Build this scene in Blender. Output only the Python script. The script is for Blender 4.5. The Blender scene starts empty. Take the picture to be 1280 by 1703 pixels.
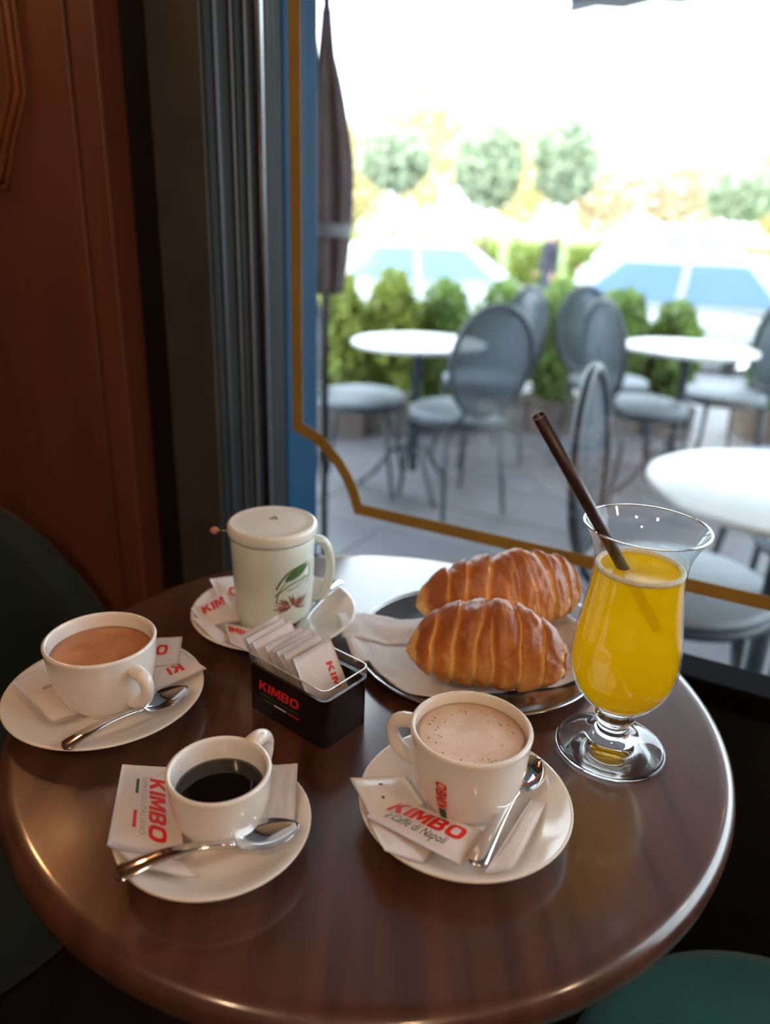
import bpy, bmesh, math, random
from mathutils import Vector, Matrix, noise
random.seed(7)
PI = math.pi
sc = bpy.context.scene
COL = sc.collection

# ------------------------------------------------------------------ camera
FPX, PITCH, ROLL, CAMH = 1250.0, 0.3666, 0.0359, 1.1366
_c, _s = math.cos(PITCH), math.sin(PITCH)
FW = Vector((0, _c, -_s)); _u0 = Vector((0, _s, _c)); _r0 = Vector((1, 0, 0))
CR = _r0 * math.cos(ROLL) + _u0 * math.sin(ROLL)
CU = -_r0 * math.sin(ROLL) + _u0 * math.cos(ROLL)
CAM = Vector((0, 0, CAMH))
cd = bpy.data.cameras.new('camera'); cam = bpy.data.objects.new('camera', cd); COL.objects.link(cam)
cam.matrix_world = Matrix(((CR.x, CU.x, -FW.x, CAM.x), (CR.y, CU.y, -FW.y, CAM.y), (CR.z, CU.z, -FW.z, CAM.z), (0, 0, 0, 1)))
cd.sensor_fit = 'HORIZONTAL'; cd.sensor_width = 36.0; cd.lens = 36.0 * FPX / 1280.0
cd.clip_start = 0.02; cd.clip_end = 400
cd.dof.use_dof = True; cd.dof.focus_distance = 0.57; cd.dof.aperture_fstop = 4.4
sc.camera = cam

# ------------------------------------------------------------------ world, sun, exposure
w = bpy.data.worlds.new('world'); sc.world = w; w.use_nodes = True
bg = w.node_tree.nodes['Background']; bg.inputs[0].default_value = (0.80, 0.91, 1.0, 1); bg.inputs[1].default_value = 4.0
WAZ = math.radians(28)                       # the window looks out along this azimuth
WN = Vector((math.sin(WAZ), math.cos(WAZ), 0)); WU = Vector((math.cos(WAZ), -math.sin(WAZ), 0))
sl = bpy.data.lights.new('sun', 'SUN'); sun = bpy.data.objects.new('sun', sl); COL.objects.link(sun)
sl.energy = 4.2; sl.angle = 0.02; sl.color = (1.0, 0.93, 0.78)
_d = (WN * math.cos(math.radians(33)) + Vector((0, 0, -math.sin(math.radians(33))))).normalized()
sun.rotation_euler = _d.to_track_quat('-Z', 'Y').to_euler()
vs = sc.view_settings
vs.view_transform = 'Standard'; vs.look = 'None'; vs.gamma = 1.0; vs.use_curve_mapping = False; vs.exposure = 0.95

# ------------------------------------------------------------------ pixel helpers (1280 x 1703 frame)
def ray(x, y): return CR * (x - 640) - CU * (y - 851.5) + FW * FPX
def PZ(x, y, z):
    d = ray(x, y); return CAM + d * ((z - CAMH) / d.z)
def WP(x, y, D):
    d = ray(x, y); return CAM + d * (D / d.dot(WN))
def PD(x, y, dist):                          # a point seen at this pixel at this horizontal distance
    d = ray(x, y); return CAM + d * (dist / math.hypot(d.x, d.y))
def W(u, n, z): return WU * u + WN * n + Vector((0, 0, z))
TZ = 0.75

# ------------------------------------------------------------------ materials
def mat(name, col, rough=0.5, metal=0.0, var=0.0, scale=20.0, stretch=(1, 1, 1), bump=0.0, bscale=None, spec=0.5, coat=0.0, coat_r=0.1,
        sss=0.0, col2=None, sheen=0.0, translucent=0.0, detail=4.0):
    m = bpy.data.materials.new(name); m.use_nodes = True
    nt = m.node_tree; N = nt.nodes; L = nt.links; b = N['Principled BSDF']
    b.inputs['Base Color'].default_value = (*col, 1); b.inputs['Roughness'].default_value = rough; b.inputs['Metallic'].default_value = metal
    b.inputs['Specular IOR Level'].default_value = spec; b.inputs['Coat Weight'].default_value = coat; b.inputs['Coat Roughness'].default_value = coat_r
    b.inputs['Sheen Weight'].default_value = sheen
    if sss: b.inputs['Subsurface Weight'].default_value = sss; b.inputs['Subsurface Radius'].default_value = (0.004, 0.003, 0.002); b.inputs['Subsurface Scale'].default_value = 1.0
    tc = N.new('ShaderNodeTexCoord'); mp = N.new('ShaderNodeMapping'); mp.inputs['Scale'].default_value = stretch
    L.new(tc.outputs['Object'], mp.inputs['Vector'])
    nz = N.new('ShaderNodeTexNoise'); nz.inputs['Scale'].default_value = scale; nz.inputs['Detail'].default_value = detail
    L.new(mp.outputs[0], nz.inputs['Vector'])
    if var or col2:
        r = N.new('ShaderNodeValToRGB'); r.color_ramp.elements[0].position = 0.3; r.color_ramp.elements[1].position = 0.7
        c2 = col2 or tuple(min(1, c * (1 + var)) for c in col); c1 = col if col2 else tuple(c * (1 - var) for c in col)
        r.color_ramp.elements[0].color = (*c1, 1); r.color_ramp.elements[1].color = (*c2, 1)
        L.new(nz.outputs['Fac'], r.inputs['Fac']); L.new(r.outputs[0], b.inputs['Base Color'])
    if bump:
        n2 = nz
        if bscale:
            n2 = N.new('ShaderNodeTexNoise'); n2.inputs['Scale'].default_value = bscale; n2.inputs['Detail'].default_value = 3; L.new(mp.outputs[0], n2.inputs['Vector'])
        bp = N.new('ShaderNodeBump'); bp.inputs['Strength'].default_value = bump; bp.inputs['Distance'].default_value = 0.002
        L.new(n2.outputs['Fac'], bp.inputs['Height']); L.new(bp.outputs[0], b.inputs['Normal'])
    if translucent:
        tr = N.new('ShaderNodeBsdfTranslucent'); mx = N.new('ShaderNodeMixShader'); mx.inputs[0].default_value = translucent
        src = b.inputs['Base Color']
        if src.links: L.new(src.links[0].from_socket, tr.inputs[0])
        else: tr.inputs[0].default_value = (*col, 1)
        L.new(b.outputs[0], mx.inputs[1]); L.new(tr.outputs[0], mx.inputs[2]); L.new(mx.outputs[0], N['Material Output'].inputs[0])
    return m

def thin_glass(name, tint=(1, 1, 1), ior=1.45, rough=0.0):
    m = bpy.data.materials.new(name); m.use_nodes = True; nt = m.node_tree; N = nt.nodes; L = nt.links
    N.remove(N['Principled BSDF'])
    t = N.new('ShaderNodeBsdfTransparent'); t.inputs[0].default_value = (*tint, 1)
    g = N.new('ShaderNodeBsdfGlossy'); g.inputs['Roughness'].default_value = rough
    f0 = ((ior - 1) / (ior + 1)) ** 2; f0 = 2 * f0 / (1 + f0)
    lw = N.new('ShaderNodeLayerWeight'); lw.inputs[0].default_value = 0.5; pw = N.new('ShaderNodeMath'); pw.operation = 'POWER'; pw.inputs[1].default_value = 4.0; L.new(lw.outputs['Facing'], pw.inputs[0])
    f = N.new('ShaderNodeMath'); f.operation = 'MULTIPLY_ADD'; f.inputs[1].default_value = 0.9 - f0; f.inputs[2].default_value = f0; L.new(pw.outputs[0], f.inputs[0])
    mx = N.new('ShaderNodeMixShader'); L.new(f.outputs[0], mx.inputs[0]); L.new(t.outputs[0], mx.inputs[1]); L.new(g.outputs[0], mx.inputs[2])
    L.new(mx.outputs[0], N['Material Output'].inputs[0]); return m

def emit(name, col, s):
    m = bpy.data.materials.new(name); m.use_nodes = True; N = m.node_tree.nodes; N.remove(N['Principled BSDF'])
    e = N.new('ShaderNodeEmission'); e.inputs[0].default_value = (*col, 1); e.inputs[1].default_value = s
    m.node_tree.links.new(e.outputs[0], N['Material Output'].inputs[0]); return m

def wood_mat(name, c1, c2, rough, coat, sx=(60, 3, 3), bump=0.15):
    m = mat(name, c1, rough, 0, 0, 1.0, sx, bump, None, 0.5, coat, 0.12, col2=c2, detail=6); return m

M = {}
M['table'] = wood_mat('dark_walnut', (0.046, 0.0155, 0.0092), (0.100, 0.037, 0.023), 0.33, 1.0, (70, 5, 5), 0.10)
M['mahog'] = mat('mahogany', (0.125, 0.040, 0.024), 0.5, var=0.16, scale=2.0, stretch=(14, 14, 1.2), bump=0.1, coat=0.15)
M['mould'] = mat('carved_wood', (0.17, 0.055, 0.018), 0.45, var=0.3, scale=3.0, stretch=(14, 14, 1.2), bump=0.2)
M['frame'] = mat('black_frame', (0.008, 0.0075, 0.0075), 0.45, var=0.2, scale=12, spec=0.3)
M['frame4'] = mat('grey_frame_face', (0.050, 0.047, 0.045), 0.6, var=0.15, scale=12, spec=0.3)
M['sillblack'] = mat('sill_black', (0.0035, 0.0035, 0.004), 0.8, var=0.2, scale=12, spec=0.04)
M['frame2'] = mat('charcoal_frame', (0.014, 0.0133, 0.013), 0.6, var=0.15, scale=12, spec=0.12)
M['frame3'] = mat('bronze_frame', (0.050, 0.042, 0.036), 0.5, metal=0.4, var=0.15, scale=12)
M['steel'] = mat('brushed_edge', (0.55, 0.56, 0.58), 0.3, metal=1.0, var=0.06, scale=30, stretch=(1, 1, 20))
M['chrome'] = mat('polished_steel', (0.72, 0.72, 0.73), 0.09, metal=1.0, var=0.04, scale=60)
M['tray'] = mat('tray_steel', (0.34, 0.33, 0.33), 0.13, metal=1.0, var=0.06, scale=30)
M['porc'] = mat('white_porcelain', (0.80, 0.755, 0.71), 0.16, var=0.02, scale=6, spec=0.55, coat=0.3, coat_r=0.05)
M['mug'] = mat('cream_green_porcelain', (0.62, 0.69, 0.63), 0.16, var=0.03, scale=9, spec=0.55, coat=0.3, coat_r=0.05)
M['paper'] = mat('sugar_paper', (0.80, 0.74, 0.735), 0.6, var=0.03, scale=60, bump=0.25, bscale=150, translucent=0.18)
M['gloss_paper'] = mat('glossy_paper', (0.84, 0.82, 0.82), 0.28, var=0.03, scale=60, bump=0.5, bscale=90, translucent=0.12)
M['napkin'] = mat('embossed_tissue', (0.90, 0.89, 0.90), 0.85, var=0.05, scale=500, bump=0.8, bscale=800, translucent=0.2)
M['red'] = mat('print_red', (0.66, 0.016, 0.014), 0.5, var=0.05, scale=300)
M['green_ink'] = mat('print_green', (0.035, 0.10, 0.045), 0.5, var=0.05, scale=300)
M['grey_ink'] = mat('print_grey', (0.42, 0.38, 0.36), 0.5, var=0.05, scale=300)
M['dark_ink'] = mat('print_dark', (0.07, 0.05, 0.05), 0.5, var=0.05, scale=300)
M['white_ink'] = mat('print_white', (0.8, 0.78, 0.7), 0.5, var=0.05, scale=300)
M['leaf_ink'] = mat('print_leaf', (0.06, 0.15, 0.04), 0.4, var=0.2, scale=300)
M['rust_ink'] = mat('print_rust', (0.26, 0.08, 0.055), 0.4, var=0.25, scale=300)
M['black_acrylic'] = mat('black_acrylic', (0.010, 0.006, 0.006), 0.16, var=0.1, scale=30)
M['clear_acrylic'] = thin_glass('clear_acrylic', (0.93, 0.92, 0.9), 1.5)
M['pane'] = thin_glass('window_glass', (0.95, 0.97, 0.97), 1.45)
M['bowl_glass'] = thin_glass('thin_drinking_glass', (0.965, 0.975, 0.975), 1.5)
g = bpy.data.materials.new('solid_glass'); g.use_nodes = True; b = g.node_tree.nodes['Principled BSDF']
b.inputs['Transmission Weight'].default_value = 1; b.inputs['Roughness'].default_value = 0.0; b.inputs['IOR'].default_value = 1.5; b.inputs['Base Color'].default_value = (0.97, 0.98, 0.98, 1)
M['solid_glass'] = g
M['gold'] = mat('gold_film', (0.42, 0.27, 0.075), 0.45, var=0.08, scale=20, translucent=0.35)
M['blue'] = mat('blue_paint', (0.003, 0.036, 0.078), 0.6, var=0.12, scale=6, spec=0.12)
M['plaster'] = mat('plaster', (0.22, 0.17, 0.13), 0.9, var=0.08, scale=5)
M['ceil'] = mat('ceiling_paint', (0.30, 0.25, 0.20), 0.9, var=0.05, scale=5)
M['floor'] = mat('dark_floor', (0.022, 0.017, 0.018), 0.45, var=0.3, scale=6, bump=0.1)
M['lowwall'] = mat('black_panel', (0.006, 0.006, 0.007), 0.6, var=0.2, scale=10)
M['velvet'] = mat('green_velvet', (0.0018, 0.011, 0.009), 0.85, var=0.2, scale=8, bump=0.3, bscale=300, sheen=0.06)
M['teal'] = mat('teal_velvet', (0.006, 0.095, 0.088), 0.85, var=0.15, scale=8, bump=0.3, bscale=300, sheen=0.15)
M['blackmetal'] = mat('black_metal', (0.012, 0.012, 0.012), 0.4, metal=0.6, var=0.1, scale=30)
M['straw'] = mat('brown_straw', (0.030, 0.014, 0.012), 0.35, var=0.15, scale=80)
M['croiss'] = None
M['wtop'] = mat('white_table_top', (0.72, 0.74, 0.74), 0.35, var=0.03, scale=5)
M['gmetal'] = mat('slate_metal', (0.032, 0.045, 0.060), 0.45, var=0.12, scale=10)
M['gmesh'] = mat('grey_weave', (0.10, 0.125, 0.155), 0.7, var=0.25, scale=60, translucent=0.3)
m_ = M['gmesh']; N_ = m_.node_tree.nodes; L_ = m_.node_tree.links; ou = N_['Material Output']; so_ = ou.inputs[0].links[0].from_socket
tp_ = N_.new('ShaderNodeBsdfTransparent'); mx_ = N_.new('ShaderNodeMixShader'); mx_.inputs[0].default_value = 0.35; L_.new(so_, mx_.inputs[1]); L_.new(tp_.outputs[0], mx_.inputs[2]); L_.new(mx_.outputs[0], ou.inputs[0])
M['gseat'] = mat('grey_seat', (0.22, 0.25, 0.28), 0.6, var=0.1, scale=30)
M['pave'] = mat('terrace_paving', (0.105, 0.103, 0.118), 0.55, var=0.12, scale=3, bump=0.1)
M['road'] = mat('asphalt', (0.11, 0.11, 0.115), 0.8, var=0.15, scale=6)
M['lawn'] = mat('verge_grass', (0.16, 0.24, 0.06), 0.9, var=0.3, scale=4)
M['planter'] = mat('clay_planter', (0.11, 0.085, 0.075), 0.8, var=0.2, scale=12)
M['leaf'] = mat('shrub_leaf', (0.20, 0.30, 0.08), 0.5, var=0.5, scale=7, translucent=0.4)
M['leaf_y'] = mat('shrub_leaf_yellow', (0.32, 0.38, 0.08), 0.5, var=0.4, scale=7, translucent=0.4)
M['tree_g'] = mat('hazed_topiary_leaf', (0.36, 0.43, 0.30), 0.6, var=0.35, scale=3, translucent=0.35)  # far tree leaves lightened to paint distance haze and glare into their colour
M['tree_y'] = mat('hazed_autumn_leaf', (0.72, 0.62, 0.38), 0.6, var=0.3, scale=2, translucent=0.4)  # autumn yellow with the washed-out haze mixed into the colour
M['tree_o'] = mat('hazed_amber_leaf', (0.70, 0.56, 0.44), 0.6, var=0.3, scale=2, translucent=0.4)  # amber, paled likewise to carry the haze
M['bark'] = mat('bark', (0.12, 0.085, 0.06), 0.9, var=0.3, scale=15, bump=0.4)
M['carw'] = mat('white_car_paint', (0.45, 0.47, 0.49), 0.25, var=0.02, scale=3, coat=0.5)
M['cars'] = mat('silver_car_paint', (0.45, 0.50, 0.55), 0.25, var=0.02, scale=3, coat=0.5)
M['carglass'] = mat('blue_car_glass', (0.17, 0.27, 0.42), 0.1, var=0.05, scale=3)
M['tyre'] = mat('tyre', (0.02, 0.02, 0.02), 0.8, var=0.1, scale=30)
M['maroon'] = mat('brown_canvas', (0.10, 0.066, 0.066), 0.8, var=0.3, scale=9, stretch=(6, 6, 1))
M['canvas'] = mat('grey_canvas', (0.20, 0.20, 0.21), 0.8, var=0.1, scale=9)
M['jacket'] = mat('dark_jacket', (0.022, 0.022, 0.04), 0.8, var=0.2, scale=9)
M['jeans'] = mat('dark_jeans', (0.03, 0.04, 0.07), 0.8, var=0.2, scale=9)
M['skin'] = mat('skin', (0.45, 0.25, 0.17), 0.5, var=0.05, scale=9, sss=0.1)
M['hair'] = mat('hair', (0.02, 0.014, 0.01), 0.5, var=0.2, scale=90)
M['bulb'] = emit('warm_bulb', (1.0, 0.66, 0.40), 85)
M['sconce'] = emit('sconce_glow', (1.0, 0.50, 0.20), 60)
M['pink'] = mat('pink_bead', (0.55, 0.24, 0.22), 0.3, var=0.1, scale=90)

# ------------------------------------------------------------------ mesh helpers
def obj(name, V, F, m, parent=None, smooth=True, mats=None):
    me = bpy.data.meshes.new(name); me.from_pydata([tuple(v) for v in V], [], F); me.validate(); me.update()
    for mm in (mats or [m]): me.materials.append(mm)
    if smooth and len(me.polygons): me.polygons.foreach_set('use_smooth', [True] * len(me.polygons))
    o = bpy.data.objects.new(name, me); COL.objects.link(o); o.parent = parent; return o
def tag(o, label=None, cat=None, group=None, kind=None):
    if label: o['label'] = label
    if cat: o['category'] = cat
    if group: o['group'] = group
    if kind: o['kind'] = kind
    return o
def empty(name, loc, rz=0.0):
    o = bpy.data.objects.new(name, None); o.empty_display_size = 0.02; COL.objects.link(o)
    o.location = loc; o.rotation_euler = (0, 0, rz); return o
def thing(name, loc, label, cat, group=None, rz=0.0): return tag(empty(name, loc, rz), label, cat, group)
def copy_tree(o, parent=None):
    c = o.copy(); COL.objects.link(c); c.parent = parent
    for ch in [x for x in bpy.data.objects if x.parent == o]: copy_tree(ch, c)
    return c
def lathe(prof, n=56, c=(0, 0, 0)):
    V, F, rows = [], [], []
    for r, z in prof:
        if r < 1e-6: rows.append([len(V)]); V.append((c[0], c[1], c[2] + z))
        else:
            rows.append(list(range(len(V), len(V) + n)))
            for i in range(n): a = 2 * PI * i / n; V.append((c[0] + r * math.cos(a), c[1] + r * math.sin(a), c[2] + z))
    for A, B in zip(rows, rows[1:]):
        if len(A) == 1 and len(B) == 1: continue
        for i in range(n):
            j = (i + 1) % n
            if len(A) == 1: F.append((A[0], B[j], B[i]))
            elif len(B) == 1: F.append((A[i], A[j], B[0]))
            else: F.append((A[i], A[j], B[j], B[i]))
    return V, F
def smooth_prof(pts, k=6):
    P = [Vector(p) for p in pts]; out = []
    for i in range(len(P) - 1):
        p0, p1, p2, p3 = P[max(i - 1, 0)], P[i], P[i + 1], P[min(i + 2, len(P) - 1)]
        for j in range(k):
            t = j / k
            out.append(0.5 * ((2 * p1) + (p2 - p0) * t + (2 * p0 - 5 * p1 + 4 * p2 - p3) * t * t + (3 * p1 - p0 - 3 * p2 + p3) * t ** 3))
    out.append(P[-1]); return [tuple(p) for p in out]
def tube(pts, rad, n=10, ry=None, closed=False, caps=True):
    P = [Vector(p) for p in pts]; V, F = [], []; m = len(P)
    rad = rad if isinstance(rad, (list, tuple)) else [rad] * m
    up = None
    for i, p in enumerate(P):
        if closed: t = (P[(i + 1) % m] - P[i - 1]).normalized()
        else: t = (P[min(i + 1, m - 1)] - P[max(i - 1, 0)]).normalized()
        if up is None:
            up = Vector((0, 0, 1)) if abs(t.z) < 0.9 else Vector((0, 1, 0))
        s = t.cross(up).normalized(); up = s.cross(t).normalized()
        k = (ry if ry else 1.0)
        for j in range(n):
            a = 2 * PI * j / n; V.append(p + s * (rad[i] * k * math.cos(a)) + up * (rad[i] * math.sin(a)))
    for i in range(m if closed else m - 1):
        a, b2 = i * n, ((i + 1) % m) * n
        for j in range(n): F.append((a + j, a + (j + 1) % n, b2 + (j + 1) % n, b2 + j))
    if caps and not closed: F.append(tuple(range(n))[::-1]); F.append(tuple((m - 1) * n + j for j in range(n)))
    return V, F
def box(a, b, ax=None, o=(0, 0, 0)):
    V = [Vector((x, y, z)) for x in (a[0], b[0]) for y in (a[1], b[1]) for z in (a[2], b[2])]
    if ax: V = [ax[0] * v.x + ax[1] * v.y + ax[2] * v.z + Vector(o) for v in V]
    else: V = [v + Vector(o) for v in V]
    return V, [(0, 1, 3, 2), (4, 6, 7, 5), (0, 4, 5, 1), (2, 3, 7, 6), (0, 2, 6, 4), (1, 5, 7, 3)]
WAX = (WU, WN, Vector((0, 0, 1)))
def wbox(u0, u1, n0, n1, z0, z1): return box((u0, n0, z0), (u1, n1, z1), WAX)
def join(*parts):
    V, F = [], []
    for v, f in parts:
        k = len(V); V += list(v); F += [tuple(i + k for i in q) for q in f]
    return V, F
def grid(fn, nu, nv):
    V = [fn(i / nu, j / nv) for i in range(nu + 1) for j in range(nv + 1)]
    F = [(i * (nv + 1) + j, (i + 1) * (nv + 1) + j, (i + 1) * (nv + 1) + j + 1, i * (nv + 1) + j + 1) for i in range(nu) for j in range(nv)]
    return V, F
def bevel(o, wd=0.003, seg=2):
    md = o.modifiers.new('bevel', 'BEVEL'); md.width = wd; md.segments = seg; md.limit_method = 'ANGLE'; return o
def solid(o, th):
    md = o.modifiers.new('solid', 'SOLIDIFY'); md.thickness = th; md.offset = -1; return o
def xf(VF, loc=(0, 0, 0), rz=0.0):
    c, s = math.cos(rz), math.sin(rz)
    return [Vector((v[0] * c - v[1] * s + loc[0], v[0] * s + v[1] * c + loc[1], v[2] + loc[2])) for v in VF[0]], VF[1]

# ------------------------------------------------------------------ lettering
def curve_mesh(cu):
    o = bpy.data.objects.new('tmp', cu); COL.objects.link(o); dg = bpy.context.evaluated_depsgraph_get(); dg.update()
    me = bpy.data.meshes.new_from_object(o.evaluated_get(dg))
    bpy.data.objects.remove(o)
    bm = bmesh.new(); bm.from_mesh(me); bmesh.ops.triangulate(bm, faces=bm.faces)
    V = [(v.co.x, v.co.y) for v in bm.verts]; F = [tuple(v.index for v in f.verts) for f in bm.faces]; bm.free(); bpy.data.meshes.remove(me)
    return V, F
def norm_text(V, F):
    x0 = min(v[0] for v in V); x1 = max(v[0] for v in V); y0 = min(v[1] for v in V); y1 = max(v[1] for v in V)
    return [((v[0] - x0) / (x1 - x0), (v[1] - y0) / (y1 - y0)) for v in V], F
def ellp(cx, cy, rx, ry, p=2.6, n=24):
    out = []
    for i in range(n):
        a = 2 * PI * i / n; c, s = math.cos(a), math.sin(a)
        out.append((cx + rx * math.copysign(abs(c) ** (2 / p), c), cy + ry * math.copysign(abs(s) ** (2 / p), s)))
    return out
GLY = {
 'K': (0.95, [[(0, 0), (.27, 0), (.27, .33), (.36, .42), (.62, 0), (.95, 0), (.56, .6), (.93, 1), (.6, 1), (.27, .62), (.27, 1), (0, 1)]]),
 'I': (0.27, [[(0, 0), (.27, 0), (.27, 1), (0, 1)]]),
 'M': (1.05, [[(0, 0), (.25, 0), (.25, .6), (.45, .1), (.6, .1), (.8, .6), (.8, 0), (1.05, 0), (1.05, 1), (.72, 1), (.525, .45), (.33, 1), (0, 1)]]),
 'B': (0.88, [[(0, 0), (.65, 0), (.82, .08), (.88, .28), (.78, .5), (.86, .7), (.82, .92), (.63, 1), (0, 1)], [(.27, .2), (.55, .2), (.61, .3), (.55, .4), (.27, .4)], [(.27, .6), (.53, .6), (.58, .7), (.53, .8), (.27, .8)]]),
 'O': (1.0, [ellp(.5, .5, .5, .5, 3.0), ellp(.5, .5, .24, .28, 3.0)])}
def logo(word='KIMBO', shear=0.14):
    cu = bpy.data.curves.new('logo', 'CURVE'); cu.dimensions = '2D'; cu.fill_mode = 'BOTH'; x = 0
    for ch in word:
        wd, polys = GLY[ch]
        for p in polys:
            s = cu.splines.new('POLY'); s.points.add(len(p) - 1); s.use_cyclic_u = True
            for q, (a, b2) in zip(s.points, p): q.co = (x + a + shear * b2, b2, 0, 1)
        x += wd + 0.09
    return norm_text(*curve_mesh(cu))
def font(body, shear=0.0, off=0.0):
    cu = bpy.data.curves.new('txt', 'FONT'); cu.body = body; cu.shear = shear; cu.offset = off; cu.resolution_u = 2; cu.fill_mode = 'BOTH'
    return norm_text(*curve_mesh(cu))
TXT = {w_: logo(w_) for w_ in ('KIMBO', 'O', 'KI', 'KIM', 'MBO', 'IMBO')}
TXT['ESP'] = font('ESPRESSO ITALIANO'); TXT['NAP'] = font('il Caffè di Napoli', 0.35)
BAR = ([(0, 0), (1, 0), (1, 1), (0, 1)], [(0, 1, 2, 3)])
def decal(name, txt, fn, m, parent):                     # fn maps text x,y in 0..1 to a point on the thing's surface
    V, F = txt
    return obj(name, [fn(x, y) for x, y in V], F, m, parent, smooth=False)

# ================================================================== SETTING
GN = 0.86; WALLN = 0.735; FLZ = 0.0; OUTZ = -0.08; ROADZ = -0.5
UL, UR, NB, CZ = -2.3, 3.2, -3.2, 2.9
def struct(o): o['kind'] = 'structure'; return o
struct(obj('floor', *wbox(UL, UR, NB, 0.93, -0.06, 0.0), M['floor'], smooth=False))
struct(obj('ceiling', *wbox(UL, UR, NB, 0.93, CZ, CZ + 0.1), M['ceil'], smooth=False))
struct(obj('wall_left', *wbox(UL - 0.15, UL, NB, 0.93, -0.06, CZ), M['mahog'], smooth=False))
struct(obj('wall_right', *wbox(UR, UR + 0.15, NB, 0.93, -0.06, CZ), M['plaster'], smooth=False))
struct(obj('wall_back', *wbox(UL - 0.15, UR + 0.15, NB - 0.15, NB, -0.06, CZ), M['plaster'], smooth=False))
# street side: below the sill, above the lintel, left pilaster of mahogany, right end; the facade goes on up as the house does
GL, GR, GB, GT = -0.66, 2.5, 0.668, 2.55
struct(obj('wall_front', *join(wbox(GL, GR, 0.825, 0.868, -0.06, GB - 0.03), wbox(GL, GR, 0.868, 0.93, -0.06, 0.55), wbox(GL, GR, 0.80, 0.93, GT + 0.03, CZ),
    wbox(GR, UR + 0.15, 0.80, 0.93, -0.06, CZ), wbox(UL - 0.15, -0.9, 0.80, 0.93, -0.06, CZ), wbox(UL - 3, UR + 4, 0.86, 1.0, CZ, 7.2)), M['lowwall'], smooth=False))
# mahogany wall to the left of the window: one proud board, a recessed field and a narrow step
def uat(px, py, n): return WP(px, py, n).dot(WU)
uE = uat(243, 600, 0.765)
wl = struct(obj('wall_mahogany', *wbox(UL, uE, WALLN, 0.80, 0, CZ), M['mahog'], smooth=False))
u1 = uat(153, 500, WALLN - 0.012); u2 = uat(110, 500, WALLN - 0.016)
bevel(obj('panel_board', *wbox(u1 + 0.003, uE, WALLN - 0.010, WALLN, 0.1, 2.8), M['mahog'], wl, False), 0.0015, 1)
bevel(obj('panel_board', *wbox(UL, u1, WALLN - 0.012, WALLN, 0.1, 2.8), M['mahog'], wl, False), 0.0015, 1)
# notched moulding of a wall panel (its lower right corner shows)
def moulding(off, rad, m, nm):
    n0 = WALLN - 0.012
    def c(px, py): p = WP(px, py, n0); return p.dot(WU), p.z
    uR, zt = c(46 - off, 150)
    pts2 = [(uR - 0.010, 2.45), (uR - 0.0, c(40, 155)[1])]
    pts2 = [(c(24 - off, 0)[0], 2.4), (c(24 - off, 0)[0], c(24, 0)[1]), c(44 - off, 155 - off * 0.3), c(36 - off, 190), c(25 - off, 235), c(18 - off, 280), c(14 - off, 312 - off), c(-30, 314 - off), c(-160, 320 - off)]
    V, F = tube([W(a, n0 - rad * 0.5, z) for a, z in pts2], rad, 8)
    return obj(nm, V, F, m, wl)
moulding(0, 0.0035, M['mould'], 'panel_moulding'); moulding(11, 0.005, M['mould'], 'panel_moulding'); moulding(24, 0.004, M['mould'], 'panel_moulding')
# window: frame profiles stepping back to the glass
win = struct(obj('window_1', *wbox(GL, GR, GN, GN + 0.006, GB, GT), M['pane'], smooth=False))
def fr(a, b_, n0, m, nm='jamb_profile', n1=0.80):
    return bevel(obj(nm, *wbox(a, b_, n0, n1, 0.0, CZ), m, win, False), 0.004)
UJ = -0.652
fr(uat(243, 600, 0.765) - 0.03, uat(285, 600, 0.755), 0.765, M['frame'])
fr(uat(285, 600, 0.755), UJ, 0.752, M['frame2'], n1=0.90)
bevel(obj('jamb_face', *wbox(uat(285, 600, 0.755), UJ - .001, 0.748, 0.752, 0.0, CZ), M['frame4'], win, False), 0.0015, 1)
for n0, n1, du, m in ((.768, .776, .002, 'frame'), (.796, .801, .003, 'frame3'), (.805, .812, .002, 'frame2'), (.822, .828, .003, 'frame3')):
    bevel(obj('jamb_bead', *wbox(UJ, UJ + du, n0, n1, 0.0, CZ), M[m], win, False), 0.001, 1)
obj('glazing_edge', *tube([W(UJ + .002, 0.850, GB), W(UJ + .002, 0.850, GT)], 0.006, 12), M['steel'], win)
bevel(obj('sill', *wbox(GL, GR, 0.812, 0.868, GB - 0.03, GB), M['sillblack'], win, False), 0.004)
bevel(obj('lintel', *wbox(GL, GR, 0.80, 0.93, GT, GT + 0.03), M['frame'], win, False), 0.004)
bevel(obj('right_jamb', *wbox(GR - 0.05, GR, 0.80, 0.93, GB, GT), M['frame'], win, False), 0.004)
# gold film line with an ogee corner
ugl, zg = -0.603, 0.758
def corner(sgn, uc):
    pts = [(0, 0.104), (0.030, 0.094), (0.050, 0.080), (0.068, 0.064), (0.083, 0.045), (0.094, 0.024), (0.103, 0.0)]
    return [(uc + sgn * a, zg + z) for a, z in pts]
ur = 1.7
path = [(ugl, 2.3)] + corner(1, ugl) + corner(-1, ur)[::-1] + [(ur, 2.3)]
def ribbon(path, hw, n):
    V, F = [], []
    P = [Vector((a, z)) for a, z in path]
    for i, p in enumerate(P):
        d0 = (P[i] - P[i - 1]).normalized() if i else (P[1] - P[0]).normalized()
        d1 = (P[i + 1] - P[i]).normalized() if i < len(P) - 1 else d0
        nn = (Vector((-d0.y, d0.x)) + Vector((-d1.y, d1.x))); nn = nn / max(0.35, nn.length_squared / 2)
        for s in (-1, 1):
            q = p + nn * (hw * s)
            V += [W(q.x, n, q.y), W(q.x, n - 0.0006, q.y)]
    for i in range(len(P) - 1):
        a, b_ = i * 4, i * 4 + 4
        F += [(a, a + 2, b_ + 2, b_), (a + 1, b_ + 1, b_ + 3, a + 3), (a, b_, b_ + 1, a + 1), (a + 2, a + 3, b_ + 3, b_ + 2)]
    return V, F
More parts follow.
